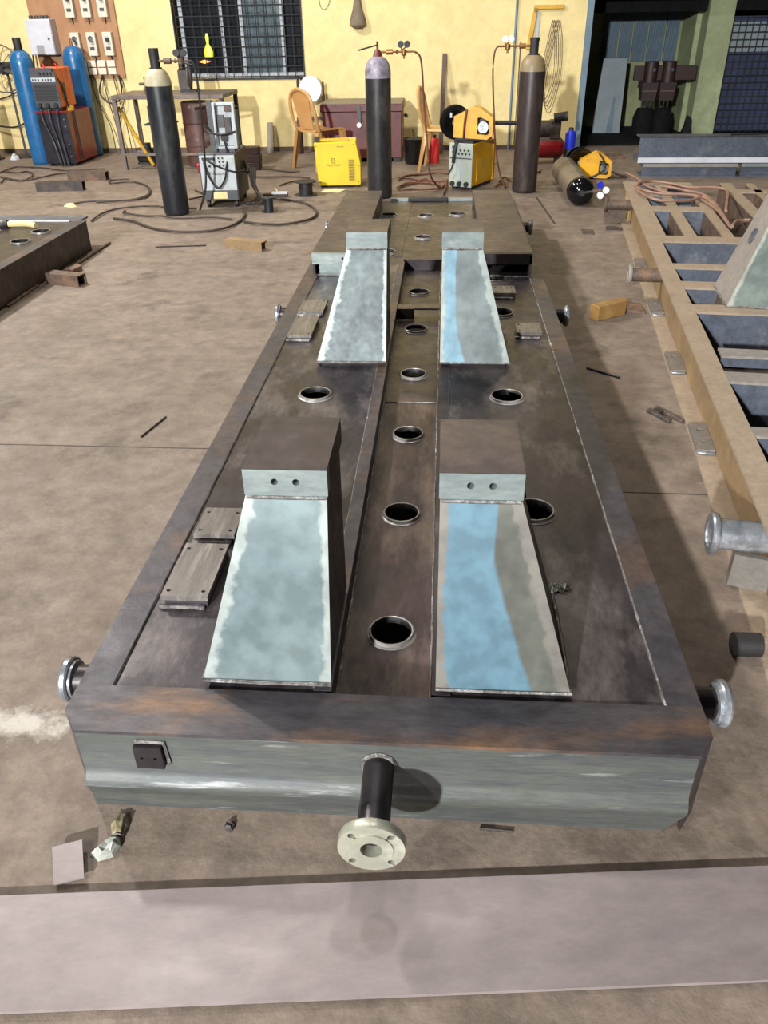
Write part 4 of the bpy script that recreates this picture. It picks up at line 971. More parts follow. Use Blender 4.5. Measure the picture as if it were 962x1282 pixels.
for k in range(9): obj('louvre', MB().box(-.12, .125, -.219, -.212, .10+k*.018, .108+k*.018), 'black_rubber', fp)
for x in (-.11, -.08, -.05, .0, .03, .06, .09): obj('print_mark', MB().box(x-.008, x+.008, -.2175, -.216, .285, .303), 'print_dark', fp)
for x in (-.02, .02, .06, .1): obj('knob', MB().cyl((x, -.212, .355), (x, -.23, .355), .012, n=10), 'black_rubber', fp)
for x in (-.09, .0, .09): obj('connector', MB().cyl((x, -.212, .055), (x, -.25, .055), .022, n=12), 'black_rubber', fp)
for x in (-.07, .07): obj('handle', MB().torus((x, -.1, .40), (0, 1, 0), .06, .009, 16, 6, math.pi, -math.pi/2 if False else 0), 'red_hot', t)
obj('side_slot', MB().box(.141, .146, -.10, -.02, .10, .26), 'rust', t)
obj('strap', MB().tube([(.12, -.218, .39), (.15, -.12, .25), (.152, -.05, .02)], .009, 5), 'black_rubber', t)
obj('foot_rail', MB().box(-.12, .12, -.18, .18, 0, .031), 'black_rubber', t)
cart = next(o for o in COL.objects if o.name.startswith('welding_cart'))
for k in range(3): obj('lead', MB().tube([(-.09+.09*k, -.36, .575), (-.08+.08*k, -.37, .45), (-.02+.05*k, -.36, .25), (.03+.04*k, -.40, .01)], .007, 5, 4), 'panel_grey', cart)
obj('strap', MB().tube([(.182, -.14, .54), (.184, -.15, .3), (.19, -.16, .05)], .009, 5), 'black_rubber', cart)

# ================================================================== wall gear, left
bd = thing('switch_board', 'brown plywood switch board on the yellow wall at the upper left', 'switch board', (-4.235, 10.295, .80))
B4 = lambda n, mb, m, par=bd, **k: obj(n, mb, m, par, world=True, **k)
B4('board', MB().box(-4.735, -3.735, 10.27, 10.298, .80, 1.95), 'plywood')
def isolator(x, z0_, z1_, knob):
    b = B4('isolator', MB().box(x-.053, x+.053, 10.21, 10.27, z0_, z1_), 'switch', bevel=.006)
    def sub(n, mb, m): q = obj(n, mb, m, b); q.data.transform(bd.matrix_basis.inverted())
    zc = z1_-.065
    sub('dial', MB().cyl((x, 10.21, zc), (x, 10.195, zc), .028, n=16), 'panel_grey' if not knob else 'panel_white')
    sub('plug', MB().cyl((x+.01, 10.2, zc-.01), (x+.01, 10.17, zc-.01), .02, n=12), 'black_rubber' if knob else 'chrome')
    sub('rating_window', MB().box(x-.025, x+.025, 10.206, 10.21, z0_+.06, z0_+.09), 'panel_grey')
    sub('lead', MB().tube([(x, 10.24, z0_), (x+.004, 10.255, z0_-.03), (x, 10.26, z0_-.06)], .006, 5), 'cable')
for i, x in enumerate((-4.235, -4.045, -3.855)):
    isolator(x, 1.405, 1.66, True); isolator(x, 1.03, 1.265, i == 2)
for i in range(4):
    for j in range(2):
        x = -4.215+i*.115; z = .84+j*.078
        B4('socket', MB().box(x-.047, x+.047, 10.235, 10.27, z, z+.068), 'socket', bevel=.004)
# distribution box
t = thing('distribution_box', 'white steel distribution box mounted on the switch board', 'electrical box', (-4.59, 10.20, 1.05))
obj('case', MB().box(-.145, .145, -.08, .068, 0, .35), 'white_enamel', t, bevel=.006)
obj('door', MB().box(-.14, .14, -.088, -.08, .01, .34), 'white_enamel', t, bevel=.003)
obj('latch', MB().cyl((.10, -.088, .16), (.10, -.096, .16), .012, n=10), 'panel_grey', t)
for x in (-.1, -.03, .03, .08): obj('cable_gland', MB().cyl((x, 0, .35), (x, 0, .385), .022, n=10), 'panel_grey', t)
def cable(label, pts, r=.007, mt='cable', sm=5, name='cable', cat='cable', group='cables on the floor'):
    c = Vector(pts[0]); o = obj(name, MB().tube([Vector(p)-c for p in pts], r, 6, sm), mt); o.location = c; return tag(o, label, cat, group)
for i, (x0, x1) in enumerate(((-4.14, -4.0), (-4.0, -3.93), (-3.87, -3.80), (-3.80, -3.90))):
    cable(('leftmost', 'second from the left', 'third from the left', 'rightmost')[i]+' of the four thin cables hanging from the switch board', [(x0, 10.24, .838), (x0+.02, 10.24, .6), (x1, 10.22, .3), (x1+.05, 10.12, .012)], .006, group='cables under the switch board')
cable('slack black cable loop hanging under the switch board', [(-3.99, 10.225, .83), (-4.05, 10.2, .66), (-3.95, 10.18, .55), (-3.82, 10.18, .58), (-3.78, 10.2, .7), (-3.80, 10.22, .83)], .010, 'black_rubber', group='cables under the switch board')
cable('black cable drooping across the wall at the far left', [(-5.6, 10.25, .35), (-5.2, 10.2, .30), (-4.95, 10.15, .40), (-4.83, 10.15, .60), (-4.78, 10.2, .9), (-4.76, 10.26, 1.3)], .010, 'black_rubber', group='cables at the left wall')
cable('second black cable crossing behind the blue cylinder at the far left', [(-5.7, 10.22, .55), (-5.2, 10.2, .62), (-4.9, 10.2, .75), (-4.75, 10.25, .8)], .009, 'black_rubber', group='cables at the left wall')
# pedestal fan
t = thing('pedestal_fan', 'pedestal fan with a round wire cage, cut off by the left edge', 'fan', (-5.02, 9.95, 0))
obj('pole', MB().cyl((0, .06, 0.02), (0, .06, .9), .014, n=10), 'panel_grey', t); obj('base', MB().lathe([(0, 0), (.18, 0), (.18, .02), (.03, .035), (0, .035)], 24, Matrix.Translation((0, .06, 0))), 'black_rubber', t)
obj('motor', MB().cyl((0, -.02, .93), (0, .13, .93), .065, n=18), 'black_rubber', t)
cg = obj('cage_rim', MB().torus((0, -.06, .93), (0, 1, 0), .24, .007, 32, 6), 'panel_grey', t)
obj('cage_hub', MB().cyl((0, -.11, .93), (0, -.10, .93), .045, n=16), 'black_rubber', t)
for k in range(16):
    a = 2*math.pi*k/16; e = Vector((math.cos(a), 0, math.sin(a)))
    obj('cage_wire', MB().tube([Vector((0, -.105, .93))+e*.04, Vector((0, -.10, .93))+e*.15, Vector((0, -.06, .93))+e*.24], .003, 4), 'panel_grey', t)
for k in range(3):
    a = 2*math.pi*k/3+.3; M = Matrix.Translation((0, -.055, .93)) @ Matrix.Rotation(a, 4, 'Y') @ Matrix.Rotation(.5, 4, 'X')
    obj('blade', MB(M).prism([(.03, -.02), (.19, -.055), (.2, .03), (.03, .02)], -.002, .002), 'panel_grey', t)
# brown post at far left
tag(obj('steel_post', MB().box(-.06, .06, -.06, .06, 0, .62).box(-.09, .09, -.09, .09, 0, .02), 'dark_wood'), 'short dark post standing on the floor at the far left edge', 'post').location = (-5.30, 9.75, 0)

# ================================================================== work table and what is under it
t = thing('work_table', 'grey steel work table behind the cream-shouldered gas cylinder', 'table', (-2.86, 9.3, 0))
obj('table_top', MB().box(-.59, .59, -.35, .33, .675, .712), 'table_top', t, bevel=.003)
for x in (-.565, .565):
    for y in (-.325, .30): obj('leg', MB().box(x-.02, x+.02, y-.02, y+.02, 0, .675), 'table_top' if x < 0 else 'black_rubber', t)
obj('stretcher', MB().box(-.56, .56, -.335, -.315, .14, .165), 'table_top', t)
obj('drilled_strip', MB().plate(-.18, .18, -.012, .012, 0, .006, [(-.15+.06*k, 0, .007) for k in range(6)], n=8), 'rust', t).matrix_basis = Matrix.Translation((.40, -.36, .63)) @ Matrix.Rotation(math.radians(-9), 4, 'Y') @ Matrix.Rotation(math.pi/2, 4, 'X')
tag(obj('steel_drum', MB().lathe([(0, 0), (.15, 0), (.155, .01), (.155, .2), (.162, .205), (.155, .21), (.155, .42), (.162, .425), (.155, .43), (.155, .62), (.14, .63), (0, .63)], 28), 'rust_drum'), 'rusty brown drum under the grey steel table', 'drum').location = (-2.66, 9.28, 0)
t = thing('welding_rectifier', 'dark steel machine cabinet under the table, left of the rusty drum', 'cabinet', (-3.03, 9.22, 0))
obj('cabinet', MB().box(-.10, .10, -.12, .14, 0, .42), 'dark_steel', t, bevel=.004); obj('top_tray', MB().box(-.15, .13, -.16, .16, .42, .435), 'black_rubber', t)
for x in (-.055, .045): obj('port', MB().cyl((x, -.14, .53), (x, -.05, .53), .04, n=14), 'black_rubber', t)
obj('head', MB().box(-.11, .10, -.10, .1, .435, .6), 'dark_steel', t)
tag(obj('yellow_bar', MB().cyl((-.12, -.06, .60), (.13, .04, .02), .018, n=10), 'ochre'), 'yellow painted bar leaning diagonally under the grey table', 'bar').location = (-3.31, 9.12, 0)
t = thing('motor', 'small dark pump motor on the floor under the table', 'motor', (-3.32, 9.42, 0))
obj('housing', MB().cyl((-.1, 0, .09), (.1, 0, .09), .075, n=16), 'dark_steel', t); obj('base', MB().box(-.1, .1, -.07, .07, 0, .02), 'black_rubber', t); obj('cap', MB().cyl((.1, 0, .09), (.13, 0, .09), .05, n=14), 'panel_grey', t); obj('terminal_box', MB().box(-.04, .04, -.04, .04, .16, .21), 'black_rubber', t)
t = thing('bench_vice', 'rusty bench vice on the left half of the steel table', 'vice', (-3.12, 9.34, .712))
obj('base', MB().box(-.08, .08, -.07, .07, 0, .04), 'rust', t); obj('jaw', MB().box(-.07, -.01, -.05, .05, .04, .15), 'rust', t, bevel=.005); obj('jaw', MB().box(.02, .07, -.05, .05, .04, .13), 'rust', t, bevel=.005); obj('screw', MB().cyl((-.14, 0, .08), (.1, 0, .08), .014, n=8), 'dark_steel', t)
t = thing('cut_off_machine', 'black wheel and frame of a cutting machine on the steel table', 'cutting machine', (-2.72, 9.4, .712))
obj('wheel_guard', MB().torus((0, 0, .13), (1, .4, 0), .11, .014, 24, 6), 'black_rubber', t); obj('disc', MB().cyl((-.004, 0, .13), (.004, .0, .13), .10, n=24), 'dark_steel', t); obj('base', MB().box(-.1, .08, -.08, .08, 0, .02), 'black_rubber', t); obj('arm', MB().box(-.12, 0, -.02, .02, .02, .2), 'dark_steel', t); obj('handle', MB().tube([(-.12, 0, .18), (-.05, -.02, .27), (.05, -.02, .25)], .01, 6), 'black_rubber', t)
tag(obj('brick_stack', MB().box(-.09, .09, -.07, .07, 0, .08).box(-.085, .085, -.065, .07, .083, .16).box(-.09, .08, -.07, .065, .163, .225), 'dark_wood'), 'small stack of dark brown blocks behind the grey and white welding machine', 'blocks').location = (-2.03, 8.87, 0)
b_ = bpy.data.objects['brick_stack']; bpy.data.objects.remove(b_)
t = thing('block_stack', 'small stack of dark brown blocks behind the grey and white welding machine', 'blocks', (-2.03, 8.95, 0))
for k, (dx, z) in enumerate(((0, 0), (.006, .075), (-.004, .15))): obj('block', MB().box(-.09+dx, .09+dx, -.07, .07, z, z+.074), 'dark_wood', t, bevel=.004)
tag(obj('channel_offcut', MB().hexa([(-.035, -.04, 0), (.035, -.04, 0), (.035, -.03, 0), (-.035, -.03, 0), (-.035, .05, .32), (.035, .05, .32), (.035, .06, .32), (-.035, .06, .32)]), 'lid_grey'), 'short grey steel flat leaning on the wall under the window', 'steel flat').location = (-2.07, 10.20, 0)
# brush and reels on the floor
t = thing('brush', 'floor brush with pale bristles and a wire hoop beside the black reels', 'brush', (-1.50, 7.42, 0), math.radians(3))
obj('stock', MB().box(-.11, .11, -.03, .03, .0, .028), 'dark_wood', t, bevel=.003); obj('bristles', MB().box(-.03, .11, -.028, .028, .028, .042), 'white_enamel', t); obj('hoop', MB().torus((-.05, 0, .02), (0, 1, 0), .075, .004, 18, 5, math.pi, 0), 'paper', t)
def reel(label, loc, R, h, m='black_rubber'):
    t = thing('wire_reel', label, 'reel', loc, 0, 'empty wire reels')
    for z in (0, h-.008): obj('rim', MB().lathe([(.012, z), (R, z), (R, z+.008), (.012, z+.008), (.012, z)], 24), m, t)
    obj('core', MB().lathe([(R*.62, .008), (R*.62, h-.008)], 20), m, t); return t
reel('small navy black wire reel standing nearest the camera, in front of the brush', (-1.435, 6.78, 0), .062, .115, 'cyl_navy')
reel('wider black wire reel beside the yellow case', (-1.235, 7.50, 0), .10, .12)

# ================================================================== centre wall group
def chair(name, label, loc, rz, mt):
    t = thing(name, label, 'chair', loc, rz, 'plastic chairs')
    vs = []; fs = []; n_ = 8
    for k, dz in ((0, 0), (1, -.018)):
        for i in range(n_+1):
            for j in range(n_+1):
                x = (i/n_-.5)*.36*(1-.12*(1-j/n_)); y = (j/n_-.5)*.36
                vs.append((x, y, .352+.02*((2*i/n_-1)**2)-.02*max(0, (j/n_-.8)/.2)**2+dz))
    W_ = n_+1; o2 = W_*W_
    for i in range(n_):
        for j in range(n_):
            a = i*W_+j; fs += [(a, a+W_, a+W_+1, a+1), (o2+a, o2+a+1, o2+a+W_+1, o2+a+W_)]
    for i in range(n_):
        for a, b in ((i*W_, (i+1)*W_), ((i+1)*W_+n_, i*W_+n_), (n_*W_+i, n_*W_+i+1), (i+1, i)): fs.append((a, o2+a, o2+b, b))
    obj('seat', MB().add(vs, fs), mt, t)
    rim = [(-.165, -.15, .352), (-.178, -.19, .46), (-.172, -.215, .57), (-.125, -.235, .67), (0, -.248, .712), (.125, -.235, .67), (.172, -.215, .57), (.178, -.19, .46), (.165, -.15, .352)]
    bk = obj('backrest', MB().tube(rim, .017, 8, 5), mt, t)
    vs = []; fs = []; k_ = 10
    for d in (0, .008):
        for i in range(k_+1):
            u = i/k_; w_ = .10+.035*u**1.5; z = .365+.33*u; y = -.165-.075*u
            for x in (-w_, 0, w_): vs.append((x, y+(-.012 if x == 0 else 0)+d, z if i < k_ or x == 0 else z-.012))
    for i in range(k_):
        for j in range(2):
            a = i*3+j; fs += [(a, a+1, a+4, a+3), (33+a, 33+a+3, 33+a+4, 33+a+1)]
        for a in (i*3, ): fs.append((a, a+3, 33+a+3, 33+a))
        a = i*3+2; fs.append((a, 33+a, 33+a+3, a+3))
    obj('splat', MB().add(vs, fs), mt, bk)
    for sx in (-1, 1):
        obj('leg', MB().hexa([(sx*.175, .165, 0), (sx*.205, .165, 0), (sx*.205, .19, 0), (sx*.175, .19, 0), (sx*.13, .13, .345), (sx*.178, .13, .345), (sx*.178, .175, .345), (sx*.13, .175, .345)]), mt, t)
        obj('leg', MB().hexa([(sx*.17, -.225, 0), (sx*.20, -.225, 0), (sx*.20, -.2, 0), (sx*.17, -.2, 0), (sx*.13, -.175, .345), (sx*.18, -.175, .345), (sx*.18, -.13, .345), (sx*.13, -.13, .345)]), mt, t)
    t.matrix_basis = t.matrix_basis @ Matrix.Scale(1.06, 4)
    return t
chair('plastic_chair', 'brown plastic chair behind the yellow case, beside the white oval disc', (-1.30, 9.06, 0), math.radians(-42), 'plastic_tan')
chair('plastic_chair', 'pale tan plastic chair seen edge on, behind the amber welder', (.0, 8.90, 0), math.radians(-98), 'plastic_pale')
t = thing('oval_mirror', 'white oval disc on a dark wooden stand under the window corner', 'mirror', (-1.545, 10.14, 0))
obj('disc', MB().lathe([(0, -.008), (.125, -.008), (.13, 0), (.125, .008), (0, .008)], 32, Matrix.Translation((.01, -.05, .672)) @ Matrix.Rotation(math.pi/2-.08, 4, 'X') @ Matrix.Diagonal((1, 1.05, 1, 1))), 'white_disc', t)
for x in (-.135, .15): obj('post', MB().cyl((x, 0, 0), (x, 0, .76 if x < 0 else .60), .018, n=10).cyl((x, 0, .76 if x < 0 else .60), (x, 0, .80 if x < 0 else .74), .012, n=8), 'dark_wood', t)
obj('shelf', MB().box(-.16, .17, -.10, .05, .36, .385), 'dark_wood', t)
for x in (-.15, .16): obj('leg', MB().box(x-.015, x+.015, -.1, -.07, 0, .36), 'dark_wood', t)
t = thing('tool_chest', 'maroon steel tool chest with a grey lid against the wall', 'tool chest', (-.89, 9.70, 0))
obj('body', MB().box(-.43, .43, -.31, .30, .04, .50), 'maroon', t, bevel=.006); obj('lid', MB().box(-.445, .445, -.325, .31, .50, .575), ['maroon'], t, bevel=.006); obj('lid_top', MB().box(-.435, .435, -.315, .30, .575, .582), 'lid_grey', t)
hp = obj('hasp', MB().box(-.045, -.005, -.338, -.325, .40, .56), 'panel_grey', t); obj('padlock', MB().cyl((-.025, -.35, .375), (-.025, -.33, .375), .026, n=14), 'white_enamel', hp)
obj('side_handle', MB().tube([(.445, -.05, .44), (.48, -.05, .42), (.48, .1, .42), (.445, .1, .44)], .01, 6), 'dark_steel', t)
for x in (-.38, .38):
    for y in (-.27, .26): obj('foot', MB().box(x-.04, x+.04, y-.04, y+.04, 0, .04), 'black_rubber', t)
t = thing('bucket', 'black plastic bucket on the floor between the maroon chest and the pale chair', 'bucket', (-.30, 9.30, 0))
obj('shell', MB().lathe([(0, .0), (.115, 0), (.135, .23), (.14, .235), (.14, .25), (.13, .25), (.11, .02), (0, .02)], 28), 'black_gloss', t); obj('lid', MB().lathe([(.128, .235), (.06, .26), (0, .262)], 24), 'black_rubber', t); obj('stick', MB().cyl((.0, 0, .2), (-.04, .02, .33), .008, n=6), 'black_rubber', t)
t = thing('fire_bucket', 'orange red can standing on the floor behind the pale chair', 'can', (-.10, 9.30, 0))
obj('can', MB().lathe([(0, 0), (.05, 0), (.055, .01), (.055, .22), (.04, .25), (0, .25)], 20), 'red_hot', t); obj('cap', MB().cyl((0, 0, .25), (0, 0, .28), .018, n=10), 'black_rubber', t)
tag(obj('flat_bar', MB().hexa([(-.025, -.30, 0), (.025, -.30, 0), (.025, -.29, 0), (-.025, -.29, 0), (.0, -.012, 1.0), (.05, -.012, 1.0), (.05, -.002, 1.0), (.0, -.002, 1.0)]), 'rust'), 'long brown flat bar leaning against the yellow wall', 'flat bar').location = (-.035, 10.29, 0)
tag(obj('conduit_pipe', MB().cyl((0, 0, 0), (0, 0, 2.2), .013, n=10), 'jamb'), 'thin grey conduit pipe running up the wall behind the right gas cylinder', 'pipe').location = (.765, 10.285, 0)
tag(obj('wall_cable', MB().tube([(.83, 10.29, 1.1), (.832, 10.29, .6), (.83, 10.29, .02)], .005, 5), 'cable'), 'thin cable running down the wall right of the conduit pipe', 'cable')
# bag hanging on the wall
b = MB(); b.lathe([(.012, .36), (.03, .30), (.05, .18), (.085, .08), (.09, .03), (.05, .004), (0, 0)], 18, Matrix.Diagonal((1, .5, 1, 1)))
tag(obj('cloth_bag', b, 'bag'), 'grey brown cloth bag hanging on the wall right of the window', 'bag').location = (-.985, 10.24, 1.255)
cable('thin wire loop on the wall beside the window', [(-1.42, 10.29, 1.6), (-1.40, 10.29, 1.47), (-1.35, 10.29, 1.44), (-1.30, 10.29, 1.50), (-1.28, 10.29, 1.6)], .003, 'panel_grey', name='wire', cat='wire', group='wires on the wall')
t = thing('wall_bracket', 'yellow painted steel angle bracket fixed high on the wall', 'bracket', (.97, 10.295, 1.43))
obj('arm', MB().box(-.02, .305, -.03, 0, -.025, .012), 'ochre', t); obj('upright', MB().hexa([(-.075, -.03, -.40), (-.03, -.03, -.40), (-.03, 0, -.40), (-.075, 0, -.40), (-.02, -.03, -.02), (.022, -.03, -.02), (.022, 0, -.02), (-.02, 0, -.02)]), 'ochre', t); obj('bolt', MB().cyl((.0, -.03, -.04), (0, -.045, -.04), .015, n=10), 'chrome', t); obj('white_strip', MB().box(.02, .05, -.01, 0, -.38, -.05), 'panel_white', t)
hk = thing('wire_hank', 'hank of thin brown wire hanging on the wall left of the doorway', 'wire', (1.16, 10.28, .50))
for k in range(5):
    x = .02*k; obj('strand', MB().tube([(x, .003*k, .80), (x-.05-.01*k, -.003*k, .5-.05*k), (x-.09, -.003*k, .22-.06*k), (x-.02, -.003*k, .02-.03*k), (x+.06, -.003*k, .25), (x+.045, -.003*k, .6), (x+.005, .003*k, .80)], .003, 6, 5), 'rust', hk)
# compressor
t = thing('air_compressor', 'small air compressor with a red tank behind the right gas cylinder', 'compressor', (1.09, 9.25, 0))
tk = MB(); tk.lathe([(0, -.19), (.06, -.185), (.095, -.15), (.10, -.13), (.10, .13), (.095, .15), (.06, .185), (0, .19)], 22, Matrix.Translation((0, 0, .15)) @ Matrix.Rotation(math.pi/2, 4, 'Y')); obj('tank', tk, 'red', t)
obj('motor', MB().cyl((-.12, 0, .33), (.12, 0, .33), .085, n=18), 'dark_steel', t); obj('pump_head', MB().box(.02, .13, -.07, .07, .24, .42), 'dark_steel', t, bevel=.01); obj('air_filter', MB().cyl((.05, -.05, .44), (.19, -.06, .46), .045, n=14), 'black_rubber', t); obj('saddle', MB().box(-.14, .14, -.06, .06, .225, .26), 'lid_grey', t)
for x in (-.12, .12): obj('foot', MB().box(x-.02, x+.02, -.08, .08, 0, .08), 'black_rubber', t)
t = thing('canister', 'blue plastic canister with a black base by the doorway jamb', 'canister', (1.36, 9.42, 0))
obj('body', MB().lathe([(0, .11), (.052, .11), (.056, .13), (.056, .27), (.03, .30), (0, .30)], 20), 'blue_plastic', t); obj('base', MB().lathe([(0, 0), (.06, 0), (.06, .11), (0, .112)], 20), 'black_rubber', t); obj('cap', MB().cyl((0, 0, .30), (0, 0, .325), .025, n=12), 'black_rubber', t)

# ================================================================== beams and passage
def beam(label, x0, x1, y0, y1, z0_, z1_, mt, me_):
    t = thing('steel_beam', label, 'steel beam', ((x0+x1)/2, (y0+y1)/2, z0_), math.radians(-1.5), 'stacked beams by the doorway')
    w_ = (x1-x0)/2; d = (y1-y0)/2; h = z1_-z0_
    obj('web', MB().box(-w_, w_, -d+.02, -d+.034, .012, h-.016), mt, t); obj('flange', MB().box(-w_, w_, -d, d, h-.016, h), mt, t); obj('flange', MB().box(-w_, w_, -d, d, 0, .012), mt, t); obj('ground_edge', MB().box(-w_, w_, -d-.003, -d, h-.028, h), me_, t)
    return t
beam('lower left steel beam under the wide blue grey channel', 1.93, 2.82, 8.36, 8.60, 0, .115, 'blue_steel', 'primer_grey')
beam('lower right steel beam with a white scraped edge, by the right edge', 2.86, 4.2, 8.34, 8.58, 0, .115, 'blue_steel', 'machined')
t = thing('steel_beam', 'wide blue grey steel channel with a bright white lower edge, on top of the beams', 'steel beam', (2.95, 8.80, .1165), math.radians(-1.5))
obj('web', MB().box(-1.05, 1.25, -.36, -.345, .05, .225), 'blue_steel', t); obj('flange', MB().box(-1.06, 1.25, -.42, -.15, .0, .05), 'blue_steel', t); obj('ground_edge', MB().box(-1.06, 1.25, -.426, -.42, .003, .05), 'white_enamel', t); obj('flange', MB().box(-1.05, 1.25, -.36, -.15, .215, .225), 'blue_steel', t)
cable('thin dark rod lying on top of the wide blue grey channel', [(2.75, 8.52, .35), (3.1, 8.55, .351), (3.3, 8.54, .35)], .008, 'black_rubber', name='rod', cat='rod', group='rod on the channel')
tag(obj('flat_offcut', MB().box(-.12, .12, -.1, .1, 0, .03), 'rust'), 'flat brown steel offcut on the floor in front of the doorway', 'steel offcut').location = (1.85, 9.6, 0)
wf_ = bpy.data.objects['wall_far']
for i, (a, b) in enumerate(((2.10, 2.28), (2.30, 2.46), (2.48, 2.66), (2.68, 2.88), (2.90, 3.06))):
    m = MB(); k = 6
    for j in range(k): m.box(a+(b-a)*j/k, a+(b-a)*(j+.55)/k, 12.355, 12.375, .80, 1.9)
    m.box(a, b, 12.375, 12.395, .80, 1.9); obj('cladding_sheet', m, 'sheet_blue', wf_)
t = thing('pale_board', 'pale grey board leaning in the dark doorway', 'board', (2.15, 11.75, .012))
obj('panel', MB().hexa([(-.20, -.10, 0), (.16, -.10, 0), (.16, -.08, 0), (-.20, -.08, 0), (-.12, .06, .85), (.18, .06, .85), (.18, .08, .85), (-.12, .08, .85)]), 'panel_pale', t); obj('dark_flap', MB().hexa([(-.02, -.115, .01), (.06, -.115, .01), (.06, -.105, .01), (-.02, -.105, .01), (.05, -.04, .42), (.065, -.04, .42), (.065, -.03, .42), (.05, -.03, .42)]), 'jamb', t)
t = thing('press_machine', 'dark brown machine with two heads on a cross bar, inside the doorway', 'machine', (2.66, 11.45, .012))
obj('cross_bar', MB().box(-.30, .46, -.03, .03, .62, .78), 'machine_brown', t, bevel=.004)
for x in (-.10, .12):
    hd = obj('head', MB().hexa([(x-.085, -.1, .40), (x+.085, -.1, .40), (x+.085, .08, .40), (x-.085, .08, .40), (x-.10, -.11, .60), (x+.10, -.11, .60), (x+.10, .09, .60), (x-.10, .09, .60)]).cyl((x, -.02, .60), (x, -.02, .83), .085, n=16), 'machine_brown', t)
    obj('head_band', MB().box(x-.09, x+.09, -.112, -.10, .50, .515), 'rust', hd); obj('gauge', MB().cyl((x+.02, -.105, .74), (x+.02, -.12, .74), .02, n=10), 'panel_grey', hd)
    for dx in (-.05, 0, .05): obj('rod', MB().cyl((x+dx, -.01, .30), (x+dx, -.01, .41), .012, n=8), 'black_rubber', t)
    obj('pedestal', MB().lathe([(0, 0), (.14, 0), (.14, .2), (.10, .31), (0, .31)], 16, Matrix.Translation((x, 0, 0))), 'black_matte', t)
crumple('scrap_heap', [(3.0, 11.2), (3.12, 11.15), (3.14, 11.3), (3.1, 11.35), (3.0, 11.32)], .22, 'black_matte', 'dark heap of scrap beside the machine inside the doorway', 'scrap heap', 21)
bpy.data.objects['scrap_heap'].location.z = .012
# glowing blob standing in for a reflected welding glow, and hanging thing
tag(obj('glow_stand_in', MB().lathe([(0, -.02), (.05, 0), (0, .02)], 10, Matrix.Diagonal((1.4, .2, 1, 1))), 'spark'), 'orange blob standing in for reflected welding glow in the lower left of the window', 'reflection').location = (-2.80, 10.375, .95)
b = MB(); b.lathe([(0, 0), (.05, .0), (.055, .05), (.035, .10), (.014, .13), (.022, .19), (.012, .23), (0, .235)], 14, Matrix.Diagonal((1, .35, 1, 1)))
tag(obj('plastic_bottle', b, 'lime'), 'lime green bottle hanging on the window grille', 'bottle').location = (-2.72, 10.30, 1.0)

# ================================================================== cables and hoses
CB = {
 'long cable running from the pale scrap past the square tubes': [(-3.25, 7.07), (-3.11, 7.16), (-2.9, 7.19), (-2.7, 7.27), (-2.69, 7.51), (-2.82, 7.87), (-3.07, 8.16), (-3.25, 8.06), (-3.33, 8.26), (-3.16, 8.3)],
 'cable passing close behind the cream-shouldered cylinder to the left dark frame': [(-2.8, 6.39), (-2.81, 6.62), (-2.78, 6.82), (-2.64, 6.92), (-2.46, 6.97), (-2.32, 6.88), (-2.07, 6.86)],
 'big loop of cable in front of the cream-shouldered cylinder': [(-2.65, 6.48), (-2.45, 6.36), (-2.23, 6.14), (-2.0, 6.0), (-1.79, 6.02), (-1.64, 6.12), (-1.59, 6.38), (-1.6, 6.61), (-1.65, 6.75)],
 'wide cable loop round the small navy reel': [(-1.56, 6.36), (-1.43, 6.27), (-1.25, 6.25), (-1.1, 6.33), (-1.03, 6.48), (-1.02, 6.65), (-1.09, 6.9), (-1.2, 7.08), (-1.36, 7.22), (-1.53, 7.3)],
 'thin lead crossing the floor under the cream-shouldered cylinder': [(-2.65, 6.76), (-2.63, 6.67), (-2.41, 6.57), (-2.28, 6.55), (-2.11, 6.48), (-1.84, 6.49), (-1.67, 6.44)],
 'cable hooked upward beside the square tubes, left of the cylinder': [(-3.05, 7.14), (-2.93, 7.17), (-2.77, 7.25), (-2.69, 7.39), (-2.72, 7.6), (-2.83, 7.89)],
 'cable reaching toward the leg of the brown chair': [(-2.0, 8.95), (-1.82, 8.83), (-1.59, 8.71), (-1.48, 8.71)],
 'curved cable from the grey and white welder to the yellow case': [(-1.55, 7.92), (-1.5, 8.02), (-1.44, 8.16), (-1.35, 8.18), (-1.27, 8.04), (-1.24, 7.94)],
 'straight cable on the floor behind the grey and white welder': [(-1.95, 8.42), (-1.73, 8.37), (-1.49, 8.41), (-1.32, 8.29)],
 'cable sweeping past the foot of the welding cart': [(-4.74, 8.77), (-4.73, 9.1), (-4.6, 9.12), (-4.36, 9.03), (-4.06, 8.88), (-3.66, 8.96)],
 'cable lying nearest the camera in the left tangle': [(-4.61, 8.51), (-4.35, 8.29), (-4.19, 8.33), (-4.11, 8.49), (-4.02, 8.7), (-3.73, 8.74)],
 'knotted cable in the left tangle by the welding cart': [(-4.73, 8.84), (-4.52, 8.72), (-4.46, 8.83), (-4.27, 8.54), (-4.26, 8.25), (-4.47, 8.38), (-4.42, 8.14)],
 'short doubled cable left of the grey and white welder': [(-2.31, 7.68), (-2.2, 7.53), (-2.12, 7.41), (-2.17, 7.33), (-2.25, 7.26)],
}
for i, (lb, pts) in enumerate(CB.items()):
    cable(lb, [(x, y, .012+.004*(k % 2)) for k, (x, y) in enumerate(pts)], .009 if i in (2, 3) else .0075)
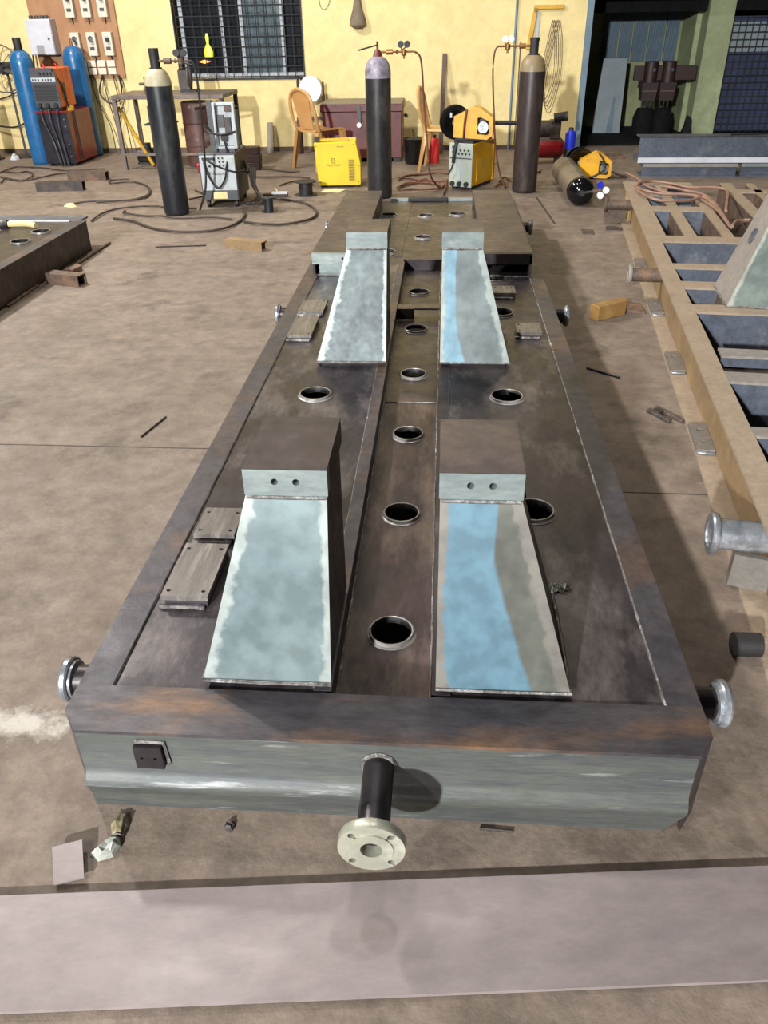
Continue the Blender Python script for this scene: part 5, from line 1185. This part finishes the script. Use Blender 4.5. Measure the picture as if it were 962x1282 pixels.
HB = {
 'hose on the floor right of the middle cylinder, farthest back': [(-.43, 8.28), (-.35, 8.38), (-.23, 8.49), (-.05, 8.55), (.08, 8.53)],
 'coiled brown hose on the floor between the middle cylinder and the amber welder': [(-.42, 7.79), (-.36, 7.88), (-.29, 7.98), (-.17, 8.17), (-.08, 8.12), (.02, 8.06), (-.01, 7.78), (-.11, 7.65), (-.26, 7.7), (-.36, 7.63), (-.41, 7.75), (-.34, 7.96), (-.15, 8.02), (-.03, 7.95)],
 'hose crossing the coil left of the amber welder': [(-.43, 8.18), (-.37, 8.26), (-.21, 8.17), (-.10, 7.95), (-.02, 7.92)],
 'hose end hanging down left of the amber welder front': [(.04, 8.16), (.03, 7.87), (.02, 7.6), (0, 7.41)],
 'cable behind the dark brown cylinder leading to the compressor': [(.52, 8.0), (.59, 8.25), (.67, 8.1), (.72, 8.46), (.85, 8.45), (.98, 8.6)],
 'short looped cable between the amber welder and the dark brown cylinder': [(.48, 7.80), (.53, 7.90), (.59, 7.99), (.585, 7.80)],
}
for lb, pts in HB.items():
    cable(lb, [(x, y, .012+.008*(k % 2)) for k, (x, y) in enumerate(pts)], .010, 'hose_red', name='hose', cat='hose', group='hoses on the floor')
HS = {
 'pink hose running from the back of the tan skid over its cells': [(1.47, 6.93), (1.5, 6.65), (1.51, 6.36), (1.56, 6.12), (1.64, 6.0), (1.73, 5.92), (1.77, 5.78), (1.77, 5.48), (1.74, 5.17), (1.71, 4.96)],
 'pink hose looped farthest to the right on the tan skid': [(1.41, 6.24), (1.48, 6.42), (1.59, 6.51), (1.7, 6.38), (1.8, 6.26), (1.96, 6.22), (2.03, 6.13), (1.91, 5.73), (1.82, 5.44)],
 'pink hose sagging nearest the camera on the tan skid': [(1.4, 6.18), (1.41, 5.89), (1.47, 5.76), (1.56, 5.72), (1.68, 5.76), (1.78, 5.83), (1.79, 5.63), (1.74, 5.26), (1.71, 5.0)],
 'short pink hose across the middle cells of the tan skid': [(1.41, 6.27), (1.44, 6.06), (1.54, 5.97), (1.67, 5.92), (1.76, 5.89)],
 'pink hose merging into the bundle from the middle of the tan skid': [(1.59, 6.23), (1.66, 6.14), (1.74, 6.03), (1.79, 5.91), (1.8, 5.68), (1.76, 5.39), (1.71, 5.04)],
 'curled pale hose end by the pedestal of the tan skid': [(1.70, 4.92), (1.75, 5.02), (1.81, 5.08), (1.85, 5.06)],
}
for i, (lb, pts) in enumerate(HS.items()):
    cable(lb, [(x, y, .262+.004*i+.006*(k % 2)) for k, (x, y) in enumerate(pts)], .010, 'hose_pink', name='hose', cat='hose', group='hoses on the tan skid')
# hand tool and rag on the left frame
t = thing('welding_torch', 'welding torch with a pale glove lying on the left dark frame', 'torch', (-2.93, 5.30, .197), math.radians(2))
obj('handle', MB().cyl((-.28, 0, .022), (.02, 0, .022), .022, n=10), 'dark_steel', t); obj('grip_band', MB().cyl((.0, 0, .022), (.03, 0, .022), .028, n=10), 'black_rubber', t); obj('head', MB().tube([(.03, 0, .022), (.14, .01, .022), (.22, -.01, .015)], .018, 8, 4), 'paper', t)
tag(obj('rubber_foot', MB().cyl((-.06, 0, .03), (.004, 0, .03), .03, n=16), 'black_rubber'), 'black round rubber piece on the floor under the near pipe stub of the tan skid', 'rubber foot').location = (.80, 1.52, 0)
